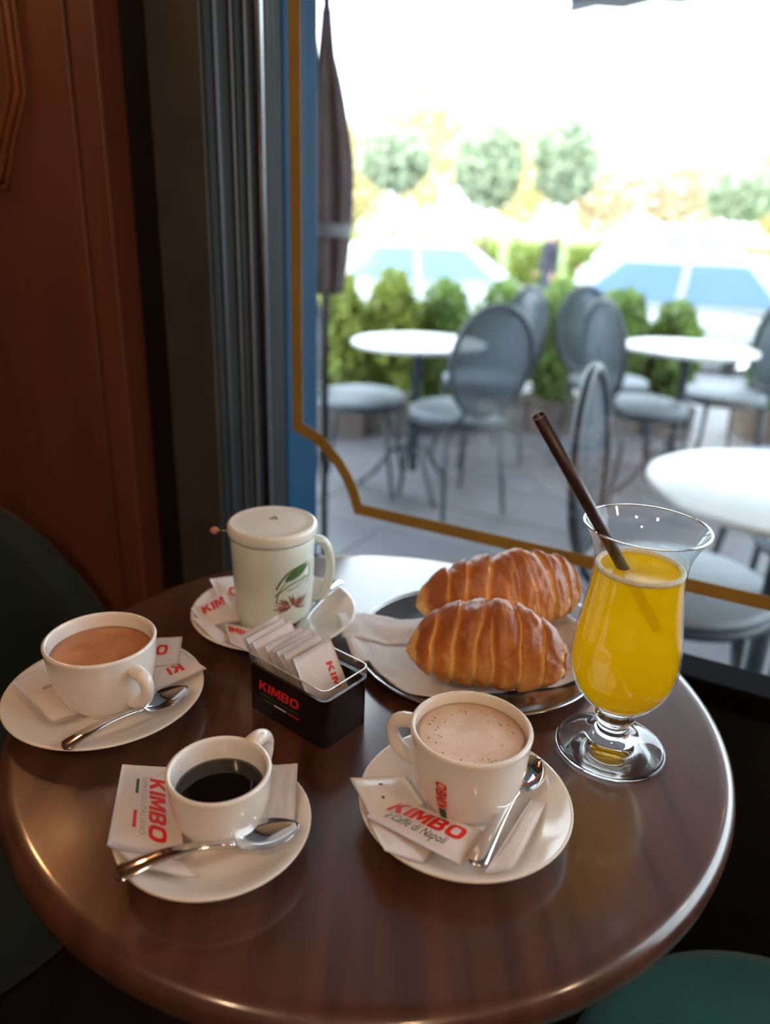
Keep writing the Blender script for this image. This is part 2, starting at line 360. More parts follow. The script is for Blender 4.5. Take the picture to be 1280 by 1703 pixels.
obj('gold_line', *ribbon(path, 0.0085, GN - 0.0004), M['gold'], win, False)

# outside ground
struct(obj('terrace', *wbox(-9, 9, 0.93, 7.6, OUTZ - 0.5, OUTZ), M['pave'], smooth=False))
struct(obj('ground_street', *wbox(-70, 70, 7.6, 22, ROADZ - 0.2, ROADZ), M['road'], smooth=False))
struct(obj('ground_lawn', *wbox(-120, 120, 22, 200, ROADZ - 0.2, ROADZ + 0.05), M['lawn'], smooth=False))
# paving slabs of the terrace nearest the window
tr = bpy.data.objects['terrace']
slab = None
for i in range(-5, 9):
    for j in range(10):
        if slab is None:
            o = slab = bevel(obj('paving_slab', *box((-.195, -.195, -0.02), (.195, .195, 0.004), WAX), M['pave'], tr, False), 0.004, 1)
        else: o = slab.copy(); COL.objects.link(o)
        o.location = W(i * 0.4, 1.2 + j * 0.4, OUTZ + random.uniform(0, 0.0012))
# blue painted post just outside the glass
ub1 = uat(529, 700, 1.045); ub0 = uat(440, 700, 0.955)
bp = thing('facade_post', W((ub0 + ub1) / 2, 1.0, OUTZ), 'blue painted timber post outside the glass behind the gold line', 'post')
bevel(obj('shaft', *box((-(ub1 - ub0) / 2 - 0.02, -0.045, 0), ((ub1 - ub0) / 2, 0.045, 2.98), WAX), M['blue'], bp, False), 0.006)
bevel(obj('plinth', *box((-(ub1 - ub0) / 2 - 0.03, -0.055, 0), ((ub1 - ub0) / 2 + 0.01, 0.055, 0.2), WAX), M['blue'], bp, False), 0.006)

# ================================================================== CAFE TABLE
TC = Vector((-0.007, 0.565, 0))
tb = thing('cafe_table', TC, 'round dark walnut cafe table with glossy rounded edge', 'table')
prof = [(0, 0), (0.10, 0), (0.22, 0), (0.285, 0), (0.291, -0.0003), (0.2955, -0.002), (0.299, -0.006), (0.3005, -0.012), (0.3, -0.019), (0.297, -0.025), (0.291, -0.029), (0.28, -0.030), (0, -0.030)]
obj('tabletop', *lathe([(r, z + TZ) for r, z in prof], 160), M['table'], tb)
obj('column', *lathe([(0, 0.03), (0.04, 0.03), (0.036, 0.06), (0.032, 0.12), (0.032, 0.66), (0.05, 0.70), (0.10, 0.715), (0.10, 0.7199), (0, 0.7199)], 32), M['blackmetal'], tb)
obj('base', *lathe([(0, 0), (0.20, 0), (0.205, 0.006), (0.20, 0.014), (0.12, 0.022), (0.04, 0.034), (0, 0.034)], 48), M['blackmetal'], tb)

# ================================================================== CROCKERY
def saucer(c, R, label, m='porc'):
    p = [(0, .0030), (R * .50, .0030), (R * .52, 0), (R * .56, 0), (R * .62, .0045), (R * .85, .0115), (R * .97, .0165), (R, .0185), (R * .995, .0198), (R * .97, .0193), (R * .84, .0150), (R * .63, .0085), (R * .52, .0064), (R * .46, .0060), (0, .0060)]
    o = obj('saucer', *lathe(p, 72), M[m]); o.location = (c[0], c[1], TZ)
    return tag(o, label, 'saucer', 'saucers on the cafe table')
def cup_prof(Ro, H, rb, th=0.0035):
    out = [(0, .0022), (rb * .8, .0022), (rb * .86, 0), (rb, 0.0004), (rb * 1.04, .003), (rb + (Ro - rb) * .42, H * .16), (rb + (Ro - rb) * .70, H * .36), (rb + (Ro - rb) * .87, H * .60), (Ro * .975, H * .85), (Ro, H * .985)]
    inn = [(Ro - .001, H), (Ro - th * .6, H + .0003), (Ro - th, H - .0015), (Ro - th - .0007, H * .85), (rb + (Ro - rb) * .84 - th, H * .60), (rb + (Ro - rb) * .65 - th, H * .36), (rb + (Ro - rb) * .3 - th, H * .16), (rb * .6, .0075), (0, .006)]
    return out, inn
def rad_at(out, z):
    for (r0, z0), (r1, z1) in zip(out[3:], out[4:]):
        if z0 <= z <= z1: return r0 + (r1 - r0) * (z - z0) / max(1e-6, z1 - z0)
    return out[-1][0]
def cup(name, c, Ro, H, rb, ang, label, coffee, level, hz=(0.78, 0.28), hout=0.024, z0=0.0061, name_m='porc'):
    t = thing(name, (c[0], c[1], TZ + z0), label, 'cup')
    out, inn = cup_prof(Ro, H, rb)
    so = smooth_prof(out[3:], 4); P = out[:3] + so + smooth_prof(inn, 3)
    obj('body', *lathe(P, 72), M[name_m], t)
    rz = lambda z: rad_at(so, z) if False else rad_at(out, z)
    zt, zb = H * hz[0], H * hz[1]; d = Vector((math.cos(ang), math.sin(ang), 0)); pts = []
    for i in range(15):
        a = PI * (i / 14); z = (zt + zb) / 2 + (zt - zb) / 2 * math.cos(a)
        base = rz(zt) + (rz(zb) - rz(zt)) * i / 14 - 0.002
        pts.append(d * (base + hout * math.sin(a) ** 0.75) + Vector((0, 0, z + 0.003 * math.sin(a))))
    obj('handle', *tube(pts, [0.0044 + 0.001 * abs(math.cos(PI * i / 14)) for i in range(15)], 12, 1.15), M[name_m], t)
    zl = H - level; r = rad_at(out, zl) - 0.0034
    return t, zl, r, out
def coffee_mat(name, c1, c2, rough, scale, bump=0.2):
    return mat(name, c1, rough, col2=c2, scale=scale, bump=bump, bscale=600, sss=0.05)
M['latte'] = coffee_mat('latte_foam', (0.60, 0.37, 0.22), (0.78, 0.61, 0.48), 0.5, 38)
M['crema'] = coffee_mat('coffee_crema', (0.40, 0.15, 0.055), (0.56, 0.26, 0.12), 0.4, 55)
M['black_coffee'] = mat('black_coffee', (0.006, 0.0035, 0.003), 0.06, var=0.2, scale=20)
def liquid(t, zl, r, m, nm='coffee', dome=0.0008):
    return obj(nm, *lathe([(0, zl + dome), (r * .5, zl + dome * .8), (r * .9, zl), (r, zl - .0004), (r - .001, zl - .004), (0, zl - .004)], 56), m, t)

S1, S2, S3, S4 = (-.2264, .5270), (-.1042, .3847), (.0622, .4154), (-.1085, .6745)
saucer(S1, .0795, 'white saucer under the milky brown coffee, beside the wooden wall side'); saucer(S2, .0632, 'small white saucer under the black espresso')
saucer(S3, .0735, 'white saucer under the frothy cappuccino'); saucer(S4, .0825, 'white saucer under the tall lidded mug')
def dirang(c, px, py, z): p = PZ(px, py, TZ + z); return math.atan2(p.y - c[1], p.x - c[0])
C1, C2, C3 = (-.2262, .5270), (-.1010, .3915), (.0640, .4255)
t1, z1, r1, o1 = cup('coffee_cup', C1, .0440, .0610, .0245, dirang(C1, 243, 1150, .04), 'wide white cup of brown creamy coffee, handle towards the sugar box', 'x', 0.0115, hout=0.021)
liquid(t1, z1, r1, M['crema'])
t2, z2, r2, o2 = cup('espresso_cup', C2, .0338, .0495, .0195, math.radians(62), 'small white espresso cup of black coffee', 'x', 0.0150, hz=(.93, .34), hout=0.021)
liquid(t2, z2, r2, M['black_coffee'], dome=0.0)
t3, z3, r3, o3 = cup('cappuccino_cup', C3, .0417, .0640, .0255, dirang(C3, 640, 1205, .050), 'white cappuccino cup with red lettering and pale froth', 'x', 0.0075, hz=(.84, .36), hout=0.021)
lq = liquid(t3, z3, r3, M['latte'])
bm_ = []
for i in range(70):
    a = random.uniform(0, 2 * PI); rr = r3 * .8 * math.sqrt(random.random()); s = random.uniform(.00025, .0008)
    bm_.append(lathe([(0, s * .7), (s * .7, s * .5), (s, 0)], 7, (rr * math.cos(a) , rr * math.sin(a), z3 + .0003)))
M['bubble'] = mat('froth_bubble', (0.30, 0.18, 0.11), 0.15, var=0.2, scale=900)
tag(obj('froth_bubbles', *join(*bm_), M['bubble'], lq), kind='stuff')
# red name on the cappuccino cup, reading upwards, with the small green bar under it
def cup_surf(out, a0, z0, dz, da, H):
    def fn(x, y):
        z = z0 + dz * x; r = rad_at(out, z) + 0.0009; a = a0 + da * (y - .5); return Vector((r * math.cos(a), r * math.sin(a), z))
    return fn
def sub_text(txt, n=2):
    bm = bmesh.new(); vs_ = [bm.verts.new((x, y, 0)) for x, y in txt[0]]
    for f in txt[1]:
        try: bm.faces.new([vs_[i] for i in f])
        except ValueError: pass
    bmesh.ops.subdivide_edges(bm, edges=bm.edges, cuts=n, use_grid_fill=True); bmesh.ops.triangulate(bm, faces=bm.faces); bm.verts.index_update()
    r = ([(v.co.x, v.co.y) for v in bm.verts], [tuple(v.index for v in f.verts) for f in bm.faces]); bm.free(); return r
a3 = dirang(C3, 733, 1330, .035)
a3 = math.atan2(-1, -0.62)
decal('red_lettering', sub_text(TXT['KIMBO']), cup_surf(o3, a3, .0215, .0230, -.20, .072), M['red'], t3)
decal('green_bar', sub_text(BAR, 3), cup_surf(o3, a3, .0085, .0120, -.14, .072), M['green_ink'], t3)

# ---- lidded mug
t4 = thing('lidded_mug', (S4[0], S4[1], TZ + .0061), 'tall pale porcelain mug with lid and leaf print', 'mug')
MR, MH = .0402, .0945
obj('body', *lathe([(0, .003), (.030, .003), (.031, 0), (.0345, 0), (.0365, .004), (.0380, .016), (.0392, .04), (MR, .07), (MR + .0006, MH - .001), (MR, MH), (MR - .003, MH), (MR - .0035, MH - .004), (.034, .02), (.028, .008), (0, .007)], 72), M['mug'], t4)
M['lid'] = mat('lid_porcelain', (0.76, 0.76, 0.71), 0.14, var=0.02, scale=9, coat=0.3, coat_r=0.05)
lid = obj('lid', *lathe([(0, MH - .004), (.034, MH - .004), (.035, MH + .0006), (.0405, MH + .0008), (.0426, MH + .002), (.0435, MH + .005), (.0435, MH + .010), (.0428, MH + .0124), (.0414, MH + .0136), (.0398, MH + .0137), (.0388, MH + .0134), (.03, MH + .0140), (0, MH + .0150)], 72), M['lid'], t4)
tri = [(0, 1), (-.9, -.6), (.9, -.6), (0, .45), (-.42, -.3), (.42, -.3)]
obj('triangle_mark', [(x * .0055 + .001, y * .0055 + .004, MH + .0152) for x, y in tri], [(0, 1, 4, 3), (1, 2, 5, 4), (2, 0, 3, 5)], M['dark_ink'], lid, False)
ha = math.radians(14); d = Vector((math.cos(ha), math.sin(ha), 0)); pts = []
for i in range(17):
    a = PI * i / 16; z = .052 + .034 * math.cos(a); pts.append(d * (.0385 + .0185 * math.sin(a) ** .7) + Vector((0, 0, z + .004 * math.sin(a))))
obj('handle', *tube(pts, .0046, 12, 1.3), M['mug'], t4)
# leaf print: green outline leaf above a rust-red burst of strokes
def mug_pt(a0):
    def fn(s, z):
        s, z = s * 1.35, .012 + (z - .012) * 1.22                         # s arc length, z height
        for (r0, z0), (r1, zz1) in zip([(.0365, .004), (.0380, .016), (.0392, .04), (MR, .07)], [(.0380, .016), (.0392, .04), (MR, .07), (MR + .0006, MH)]):
            if z0 <= z <= zz1: r = r0 + (r1 - r0) * (z - z0) / (zz1 - z0)
        a = a0 + s / .039; return Vector(((r + .0004) * math.cos(a), (r + .0004) * math.sin(a), z))
    return fn
mp_ = mug_pt(math.atan2(-1, 0.72))
def stroke(fn, p, q, w0, w1, bend=0.0, n=8):
    V, F = [], []; dx, dz = q[0] - p[0], q[1] - p[1]; L = math.hypot(dx, dz); nx, nz = -dz / L, dx / L
    for i in range(n + 1):
        t = i / n; b_ = bend * math.sin(PI * t); wd = (w0 + (w1 - w0) * t)
        for s in (-1, 1): V.append(fn(p[0] + dx * t + nx * (b_ + s * wd / 2), p[1] + dz * t + nz * (b_ + s * wd / 2)))
    for i in range(n): F.append((2 * i, 2 * i + 1, 2 * i + 3, 2 * i + 2))
    return V, F
def leafshape(fn, p, q, wd, n=12):
    V, F = [], []; dx, dz = q[0] - p[0], q[1] - p[1]; L = math.hypot(dx, dz); nx, nz = -dz / L, dx / L
    for i in range(n + 1):
        t = i / n; h = wd * math.sin(PI * t) ** .8
        for s in (-.35, .0, .65): V.append(fn(p[0] + dx * t + nx * s * h, p[1] + dz * t + nz * s * h))
    for i in range(n):
        for k in (0, 1): F.append((3 * i + k, 3 * i + k + 1, 3 * i + 4 + k, 3 * i + 3 + k))
    return V, F
obj('leaf_print', *join(leafshape(mp_, (-.006, .052), (.014, .062), .008), stroke(mp_, (-.012, .046), (.014, .064), .0016, .0008, .006), stroke(mp_, (-.013, .040), (.013, .052), .0008, .0012, .003),
    stroke(mp_, (-.012, .034), (-.004, .052), .0009, .0005, .002), stroke(mp_, (.012, .046), (.015, .062), .0009, .0006, -.002), stroke(mp_, (-.004, .044), (.010, .050), .0007, .0005, -.001)), M['leaf_ink'], t4, False)
st = []
for i in range(70):
    a = random.uniform(-.5, PI + .5); r0 = random.uniform(.001, .006); r1_ = r0 + random.uniform(.004, .0075)
    st.append(stroke(mp_, (r0 * 1.1 * math.cos(a), .029 + r0 * math.sin(a)), (r1_ * 1.25 * math.cos(a), .029 + r1_ * math.sin(a)), .0009, .0004, random.uniform(-.0006, .0006), 4))
obj('burst_print', *join(*st), M['rust_ink'], t4, False)
pa = PZ(352, 882, TZ + .100); pb = Vector((S4[0] - .030, S4[1] + .004, TZ + .0061 + MH + .0004))
stk = thing('stirring_stick', pb, 'thin stick with pink oval end poking out from the mug lid', 'stick')
dd = (pa - pb); 
obj('rod', *tube([Vector((0, 0, 0)), dd * .5, dd * .84], .0007, 8), M['chrome'], stk)
obj('bead', *tube([dd * (.76 + .3 * i / 10) for i in range(11)], [max(.0003, .0038 * math.sin(PI * i / 10) ** .6) for i in range(11)], 12), M['pink'], stk)

# ================================================================== TEASPOONS
def teaspoon(tip, end, label, arch=0.006, wb=.0125, flip=False):
    tip, end = Vector(tip), Vector(end); L = (tip - end).length; ex = (tip - end).normalized(); ey = Vector((0, 0, 1)).cross(ex).normalized(); ez = ex.cross(ey)
    t = thing('teaspoon', end, label, 'teaspoon', 'teaspoons on the saucers')
    bl = .042 / L
    def hw(s):                              # s=0 handle end, 1 bowl tip
        if s > 1 - bl: k = (s - (1 - bl)) / bl; return max(.0004, wb * (math.sin(PI * min(1, (k * .92 + .08))) ** .62) * (1.0 if k < .5 else 1.0)) if k > .02 else .0026
        k = s / (1 - bl); return .0052 * (1 - k) ** 1.4 + .0021 + (.0006 if k > .93 else 0)
    def pt(s, v, lower):
        h = hw(s); z = arch * math.sin(PI * min(1, s / (1 - bl))) if s < 1 - bl else 0
        th = .0011
        if s > 1 - bl:
            k = (s - (1 - bl)) / bl; dep = .0065 * math.sin(PI * k) ** .8; z += -dep * (1 - v * v); th = .0010
        else: z += .0008 * (1 - v * v)
        if s < .03: h *= math.sqrt(max(0.05, s / .03))
        return ex * (s * L) + ey * (h * v) + ez * (z - (th if lower else 0))
    def sheet(s0, s1, n):
        top = grid(lambda a, c: pt(s0 + (s1 - s0) * a, 2 * c - 1, False), n, 8); bot = grid(lambda a, c: pt(s0 + (s1 - s0) * a, 2 * c - 1, True), n, 8)
        V = top[0] + bot[0]; k = len(top[0]); F = list(top[1]) + [tuple(i + k for i in f[::-1]) for f in bot[1]]
        for i in range(n):
            a, b_ = i * 9, (i + 1) * 9; F += [(a, a + k, b_ + k, b_), (a + 8, b_ + 8, b_ + 8 + k, a + 8 + k)]
        F += [tuple([j for j in range(9)] + [j + k for j in range(8, -1, -1)]), tuple([n * 9 + j for j in range(8, -1, -1)] + [n * 9 + j + k for j in range(9)])]
        return V, F
    obj('handle', *sheet(0, 1 - bl, 30), M['chrome'], t); obj('bowl', *sheet(1 - bl, 1, 18), M['chrome'], t)
    return t
teaspoon(PZ(313, 1141, TZ + .024), PZ(103, 1243, TZ + .0225), 'steel teaspoon lying on the saucer of the milky brown coffee', arch=.004)
teaspoon(PZ(498, 1370, TZ + .0225), PZ(190, 1456, TZ + .026), 'steel teaspoon in front of the black espresso, handle past the saucer rim', arch=.006)
teaspoon(PZ(893, 1256, TZ + .0225), PZ(787, 1438, TZ + .0225), 'steel teaspoon lying beside the cappuccino cup', arch=.001)
teaspoon(PZ(470, 1068, TZ + .0185), PZ(565, 964, TZ + .028), 'steel teaspoon leaning out of the saucer of the tall mug', arch=.003)

# ================================================================== SUGAR PACKETS
def packet(corners, label, texts=(), m='paper', bulge=.0022, group='loose sugar packets on the saucers', name='sugar_packet', world=False):
    TL, TR, BR, BL = [Vector(c) if world else PZ(c[0], c[1], TZ + c[2]) for c in corners]
    o0 = (TL + TR + BR + BL) / 4; nrm = ((TR - TL).cross(TL - BL)).normalized()
    if not world and nrm.z < 0: nrm = -nrm
    sd = random.random() * 50
    def P(s, t, off=0.0):
        p = TL * (1 - s) * (1 - t) + TR * s * (1 - t) + BR * s * t + BL * (1 - s) * t
        e = min(s, 1 - s, t, 1 - t); k = min(1, max(0, (e - .06) / .22)); k = k * k * (3 - 2 * k)
        wv = .0004 * noise.noise(Vector((s * 5 + sd, t * 5, sd)))
        return p + nrm * (k * bulge + wv + off) - o0
    root = thing(name, o0, label, 'sugar packet', group)
    top = grid(lambda a, c: P(a, c, .0003), 14, 14); bot = grid(lambda a, c: P(a, c, .0) - nrm * 0.0003 - nrm * 2 * min(1, max(0, (min(a, 1 - a, c, 1 - c) - .06) / .22)) * bulge * .35, 14, 14)
    k = len(top[0]); V = top[0] + bot[0]; F = [f[::-1] for f in top[1]] + [tuple(i + k for i in f) for f in bot[1]]
    rim = [i for i in range(15)] + [i * 15 + 14 for i in range(1, 15)] + [14 * 15 + j for j in range(13, -1, -1)] + [i * 15 for i in range(13, 0, -1)]
    for i in range(len(rim)): a, b_ = rim[i], rim[(i + 1) % len(rim)]; F.append((a, b_, b_ + k, a + k))
    obj('sachet', V, F, M[m], root)
    for nm, key, org, xv, yv, mm in texts:      # org + x*xv + y*yv in packet s,t space
        T_ = BAR if key == 'BAR' else TXT[key]
        T_ = sub_text(T_, 1 if key in ('ESP', 'NAP') else 2)
        decal(nm, T_, lambda x, y: P(org[0] + x * xv[0] + y * yv[0], org[1] + x * xv[1] + y * yv[1], .00055), M[mm], root)
    return root
# espresso saucer
packet([(203, 1272, .0245), (292, 1277, .0165), (306, 1434, .0140), (178, 1406, .0260)], 'white sugar packet with large red lettering beside the espresso cup',
    [('red_lettering', 'KIMBO', (.52, .17), (.0, .70), (.26, 0), 'red'), ('grey_lettering', 'ESP', (.39, .17), (0, .66), (.09, 0), 'grey_ink'),
     ('green_bar', 'BAR', (.29, .19), (0, .19), (.05, 0), 'green_ink'), ('red_bar', 'BAR', (.29, .58), (0, .19), (.05, 0), 'red')], bulge=.0012)
packet([(449, 1273, .0215), (495, 1270, .0245), (490, 1364, .0180), (436, 1376, .0150)], 'plain white packet tucked behind the espresso cup', bulge=.001)
packet([(182, 1408, .0225), (300, 1430, .0130), (330, 1462, .0130), (232, 1442, .0205)], 'white packet under the handle of the espresso spoon', bulge=.001)
# milky coffee saucer
packet([(20, 1136, .0250), (90, 1097, .0200), (152, 1186, .0120), (86, 1203, .0140)], 'sugar packet with a red letter O on the wall side of the brown coffee',
    [('red_letter', 'O', (.58, .66), (.30, 0), (0, -.24), 'red'), ('red_bar', 'BAR', (.36, .36), (.30, 0), (0, .05), 'grey_ink')], bulge=.0014)
packet([(236, 1063, .0200), (303, 1059, .0265), (297, 1104, .0240), (240, 1112, .0160)], 'sugar packet behind the brown coffee cup, red letter O at its edge',
    [('red_letter', 'O', (.36, .66), (.32, 0), (0, -.36), 'red')], bulge=.001)
packet([(252, 1152, .0155), (238, 1112, .0135), (302, 1082, .0235), (343, 1112, .0255)], 'sugar packet poking out beside the brown coffee cup, red letters KI',
    [('red_lettering', 'KI', (.22, .70), (.02, -.32), (.30, .04), 'red')], bulge=.0014)
# cappuccino saucer
packet([(582, 1294, .0240), (672, 1291, .0150), (704, 1338, .0120), (622, 1368, .0215)], 'crinkled glossy white packet hanging over the cappuccino saucer rim',
    [('small_bar', 'BAR', (.42, .22), (.06, .03), (-.02, .05), 'dark_ink'), ('small_bar', 'BAR', (.34, .55), (.04, .03), (-.03, .06), 'dark_ink')], m='gloss_paper', bulge=.0018)
packet([(600, 1345, .0200), (730, 1404, .0135), (704, 1436, .0180), (640, 1415, .0240)], 'white packet at the bottom of the pile before the cappuccino', bulge=.0012)
packet([(656, 1326, .0160), (806, 1384, .0150), (770, 1441, .0215), (608, 1358, .0230)], 'white sugar packet with big red name in front of the cappuccino',
    [('red_lettering', 'KIMBO', (.06, .52), (.80, .02), (0, -.40), 'red'), ('green_lettering', 'NAP', (.12, .86), (.64, 0), (0, -.28), 'green_ink')], bulge=.0014)
packet([(884, 1328, .0130), (908, 1336, .0140), (856, 1446, .0205), (806, 1452, .0205)], 'narrow white sugar stick alongside the cappuccino spoon', bulge=.0012)
# mug saucer
packet([(349, 963, .0240), (398, 957, .0210), (402, 1004, .0150), (366, 1000, .0160)], 'sugar packet behind the tall mug, showing a red O', [('red_letter', 'O', (.50, .78), (.36, 0), (0, -.34), 'red')], bulge=.001)
packet([(317, 1012, .0245), (378, 984, .0210), (402, 1032, .0140), (342, 1042, .0175)], 'sugar packet beside the tall mug, red letters KIM', [('red_lettering', 'KIM', (.16, .50), (.66, -.10), (0, -.34), 'red')], bulge=.0014)
packet([(320, 1028, .0225), (340, 1027, .0180), (390, 1066, .0155), (362, 1070, .0195)], 'blank white paper strip on the tall mug saucer', bulge=.0008, name='paper_strip')
packet([(372, 1036, .0170), (424, 1048, .0150), (426, 1090, .0215), (384, 1070, .0205)], 'sugar packet between tall mug and sugar box, red letters IMBO', [('red_lettering', 'IMBO', (.08, .44), (.84, .06), (0, -.30), 'red')], bulge=.0014)

# ================================================================== SUGAR BOX
A, B, Cc = PZ(408, 1085, TZ + .052), PZ(540, 1157, TZ + .052), PZ(599, 1101, TZ + .052)
e1 = (B - A); e1.z = 0; L1 = e1.length; e1.normalize(); e2 = Vector((-e1.y, e1.x, 0)); L2 = (Cc - B).dot(e2)
HB = thing('sugar_box', Vector((A.x, A.y, TZ)), 'black acrylic sugar box with clear rim and red lettering', 'sugar box')
AX = (e1, e2, Vector((0, 0, 1)))
def ring(x0, x1, y0, y1, th, z0, z1, rr):
    def rect(x0, x1, y0, y1, rr):
        o = []
        for cx, cy, a0 in ((x1 - rr, y1 - rr, 0), (x0 + rr, y1 - rr, PI / 2), (x0 + rr, y0 + rr, PI), (x1 - rr, y0 + rr, 1.5 * PI)):
            for k in range(5): a = a0 + PI / 2 * k / 4; o.append((cx + rr * math.cos(a), cy + rr * math.sin(a)))
        return o
    O, I = rect(x0, x1, y0, y1, rr), rect(x0 + th, x1 - th, y0 + th, y1 - th, max(.0005, rr - th)); n = len(O); V = []
    for lst, z in ((O, z0), (O, z1), (I, z1), (I, z0)): V += [AX[0] * x + AX[1] * y + Vector((0, 0, z)) for x, y in lst]
    F = []
    for k in range(3):
        for i in range(n): j = (i + 1) % n; F.append((k * n + i, k * n + j, (k + 1) * n + j, (k + 1) * n + i))
    return V, F, n
V, F, n = ring(.001, L1 - .001, .001, L2 - .001, .002, .0, .0435, .006)
F = F + [tuple(range(n))[::-1]]; V2 = [v for v in V]
bb = obj('body', V2, F, M['black_acrylic'], HB, False)
k0 = len(V); 
bot = obj('bottom', *box((.003, .003, .001), (L1 - .003, L2 - .003, .003), AX), M['black_acrylic'], HB, False)
V, F, n = ring(0, L1, 0, L2, .0012, .0437, .0535, .007); F += [(3 * n + i, 3 * n + (i + 1) % n, (i + 1) % n, i) for i in range(n)]
M['rim_acrylic'] = mat('rim_acrylic', (0.45, 0.43, 0.42), 0.10, spec=0.9, var=0.02, scale=50)
obj('clear_rim', V, F, M['clear_acrylic'], HB, False)
for zz in (.0436, .0535):
    Vr, Fr, nr = ring(0, L1, 0, L2, .0013, zz - .0003, zz + .0003, .007); Fr += [(3 * nr + i, 3 * nr + (i + 1) % nr, (i + 1) % nr, i) for i in range(nr)]
    obj('rim_edge', Vr, Fr, M['rim_acrylic'] if zz > .05 else M['black_acrylic'], HB, False)
def bf(x0, x1, z0, z1): return lambda x, y: e1 * (L1 * (x0 + (x1 - x0) * x)) + e2 * .0007 + Vector((0, 0, z0 + (z1 - z0) * y))
decal('red_lettering', TXT['KIMBO'], bf(.16, .68, .0235, .0325), M['red'], HB)
decal('grey_lettering', TXT['ESP'], bf(.18, .68, .0185, .0212), M['green_ink'], HB)
decal('green_bar', BAR, bf(.20, .34, .0145, .0158), M['green_ink'], HB); decal('white_bar', BAR, bf(.36, .52, .0145, .0158), M['white_ink'], HB); decal('red_bar', BAR, bf(.54, .68, .0145, .0158), M['red'], HB)
O0 = Vector((A.x, A.y, TZ))
NP = 10  # standing packets
for i in range(NP):
    f = i / (NP - 1); b0 = .030 + f * (L1 - .036); lean = math.radians(36 - 8 * f + random.uniform(-2.5, 2.5)); hgt = .076 - .008 * f + random.uniform(-.003, .003)
    y0, y1 = .0045 + random.uniform(0, .0015), L2 - .0045 - random.uniform(0, .0015); tw = random.uniform(-.0035, .0035)
    dx, dz = -math.sin(lean) * hgt, math.cos(lean) * hgt
    # keep the foot inside the box
    q = lambda x, y, z: O0 + e1 * x + e2 * y + Vector((0, 0, z))
    bx0 = max(.006, b0)
    cs = [q(bx0 + dx, y0 + tw, .004 + dz - random.uniform(0, .004)), q(bx0 + dx, y1 + tw, .004 + dz), q(bx0, y1, .004), q(bx0, y0, .004)]
    txt = [('red_bar', 'BAR', (.36, .16), (.22, 0), (0, .02), 'red')] if i < 2 else ([('red_lettering', 'KI', (.52, .14 + .06 * f), (.22, 0), (0, .10), 'red')] if i in (4, 6) else ([('red_lettering', 'KIM', (.66, .22), (.0, .34), (.16, 0), 'red')] if i == NP - 1 else []))
    packet([cs[0], cs[1], cs[2], cs[3]], ['white sugar packet in the black box, nearest the tall mug', 'second', 'third', 'fourth', 'fifth', 'sixth', 'seventh', 'eighth', 'ninth', 'last sugar packet in the black box, nearest the cappuccino, red letters at its edge'][i] + ('' if i in (0, 9) else ' sugar packet in the black box, counted from the tall mug'), txt, bulge=.0012, group='sugar packets standing in the black box', world=True)

# ================================================================== TRAY, NAPKIN, CROISSANTS
TR_ = (.0930, .6350)
ty = thing('steel_tray', (TR_[0], TR_[1], TZ), 'round dark steel tray with bright rim under the croissants', 'tray')
obj('dish', *lathe([(0, 0), (.088, 0), (.098, .002), (.112, .0088), (.1165, .0105), (.1165, .0118), (.112, .0104), (.0975, .0034), (.088, .0014), (0, .0014)], 96), M['tray'], ty)
obj('rolled_rim', *tube([(.1168 * math.cos(2 * PI * i / 96), .1168 * math.sin(2 * PI * i / 96), .0112) for i in range(96)], .0012, 8, closed=True), M['chrome'], ty)
def tray_z(x, y):
    r = math.hypot(x - TR_[0], y - TR_[1])
    return TZ + (.0016 if r < .088 else .0016 + (r - .088) / .0285 * .0112 if r < .1165 else .0128)
nL = [PZ(560, 1026, TZ + .016), PZ(612, 1160, TZ + .013)]; nR = [PZ(985, 1016, TZ + .004), PZ(985, 1130, TZ + .006)]
nap = thing('paper_napkin', (TR_[0], TR_[1], TZ + .002), 'white embossed paper napkin spread under the croissants', 'napkin')
def nfn(s, t, lift=0.0):
    top = nL[0].lerp(nR[0], s); bt = nL[1].lerp(nR[1], s); p = top.lerp(bt, t)
    dx, dy = p.x - TR_[0], p.y - TR_[1]
    r = math.hypot(dx, dy)
    if r > .112 and (s > .2 or t > .6): p.x, p.y = TR_[0] + dx * .112 / r, TR_[1] + dy * .112 / r
    z = tray_z(p.x, p.y) + .0004 + .0036 * abs(noise.noise(Vector((s * 7, t * 4, 2)))) + .0010 * abs(noise.noise(Vector((s * 26, t * 17, 5)))) + lift
    if s < .05: z = max(z, TZ + .0128 + .004 * (1 - s / .3) * (1 - t) + .002 * abs(noise.noise(Vector((s * 14, t * 6, 8)))))
    return Vector((p.x, p.y, z)) - Vector((TR_[0], TR_[1], TZ + .002))
o = obj('bottom_sheet', *grid(lambda a, c: nfn(a, c), 60, 30), M['napkin'], nap); solid(o, .0004)
o = obj('folded_flap', *grid(lambda a, c: nfn(a * .62 - .01 * c, c * .34 - .04, .0016 + .0022 * math.sin(PI * c)), 40, 12), M['napkin'], nap); solid(o, .0004)

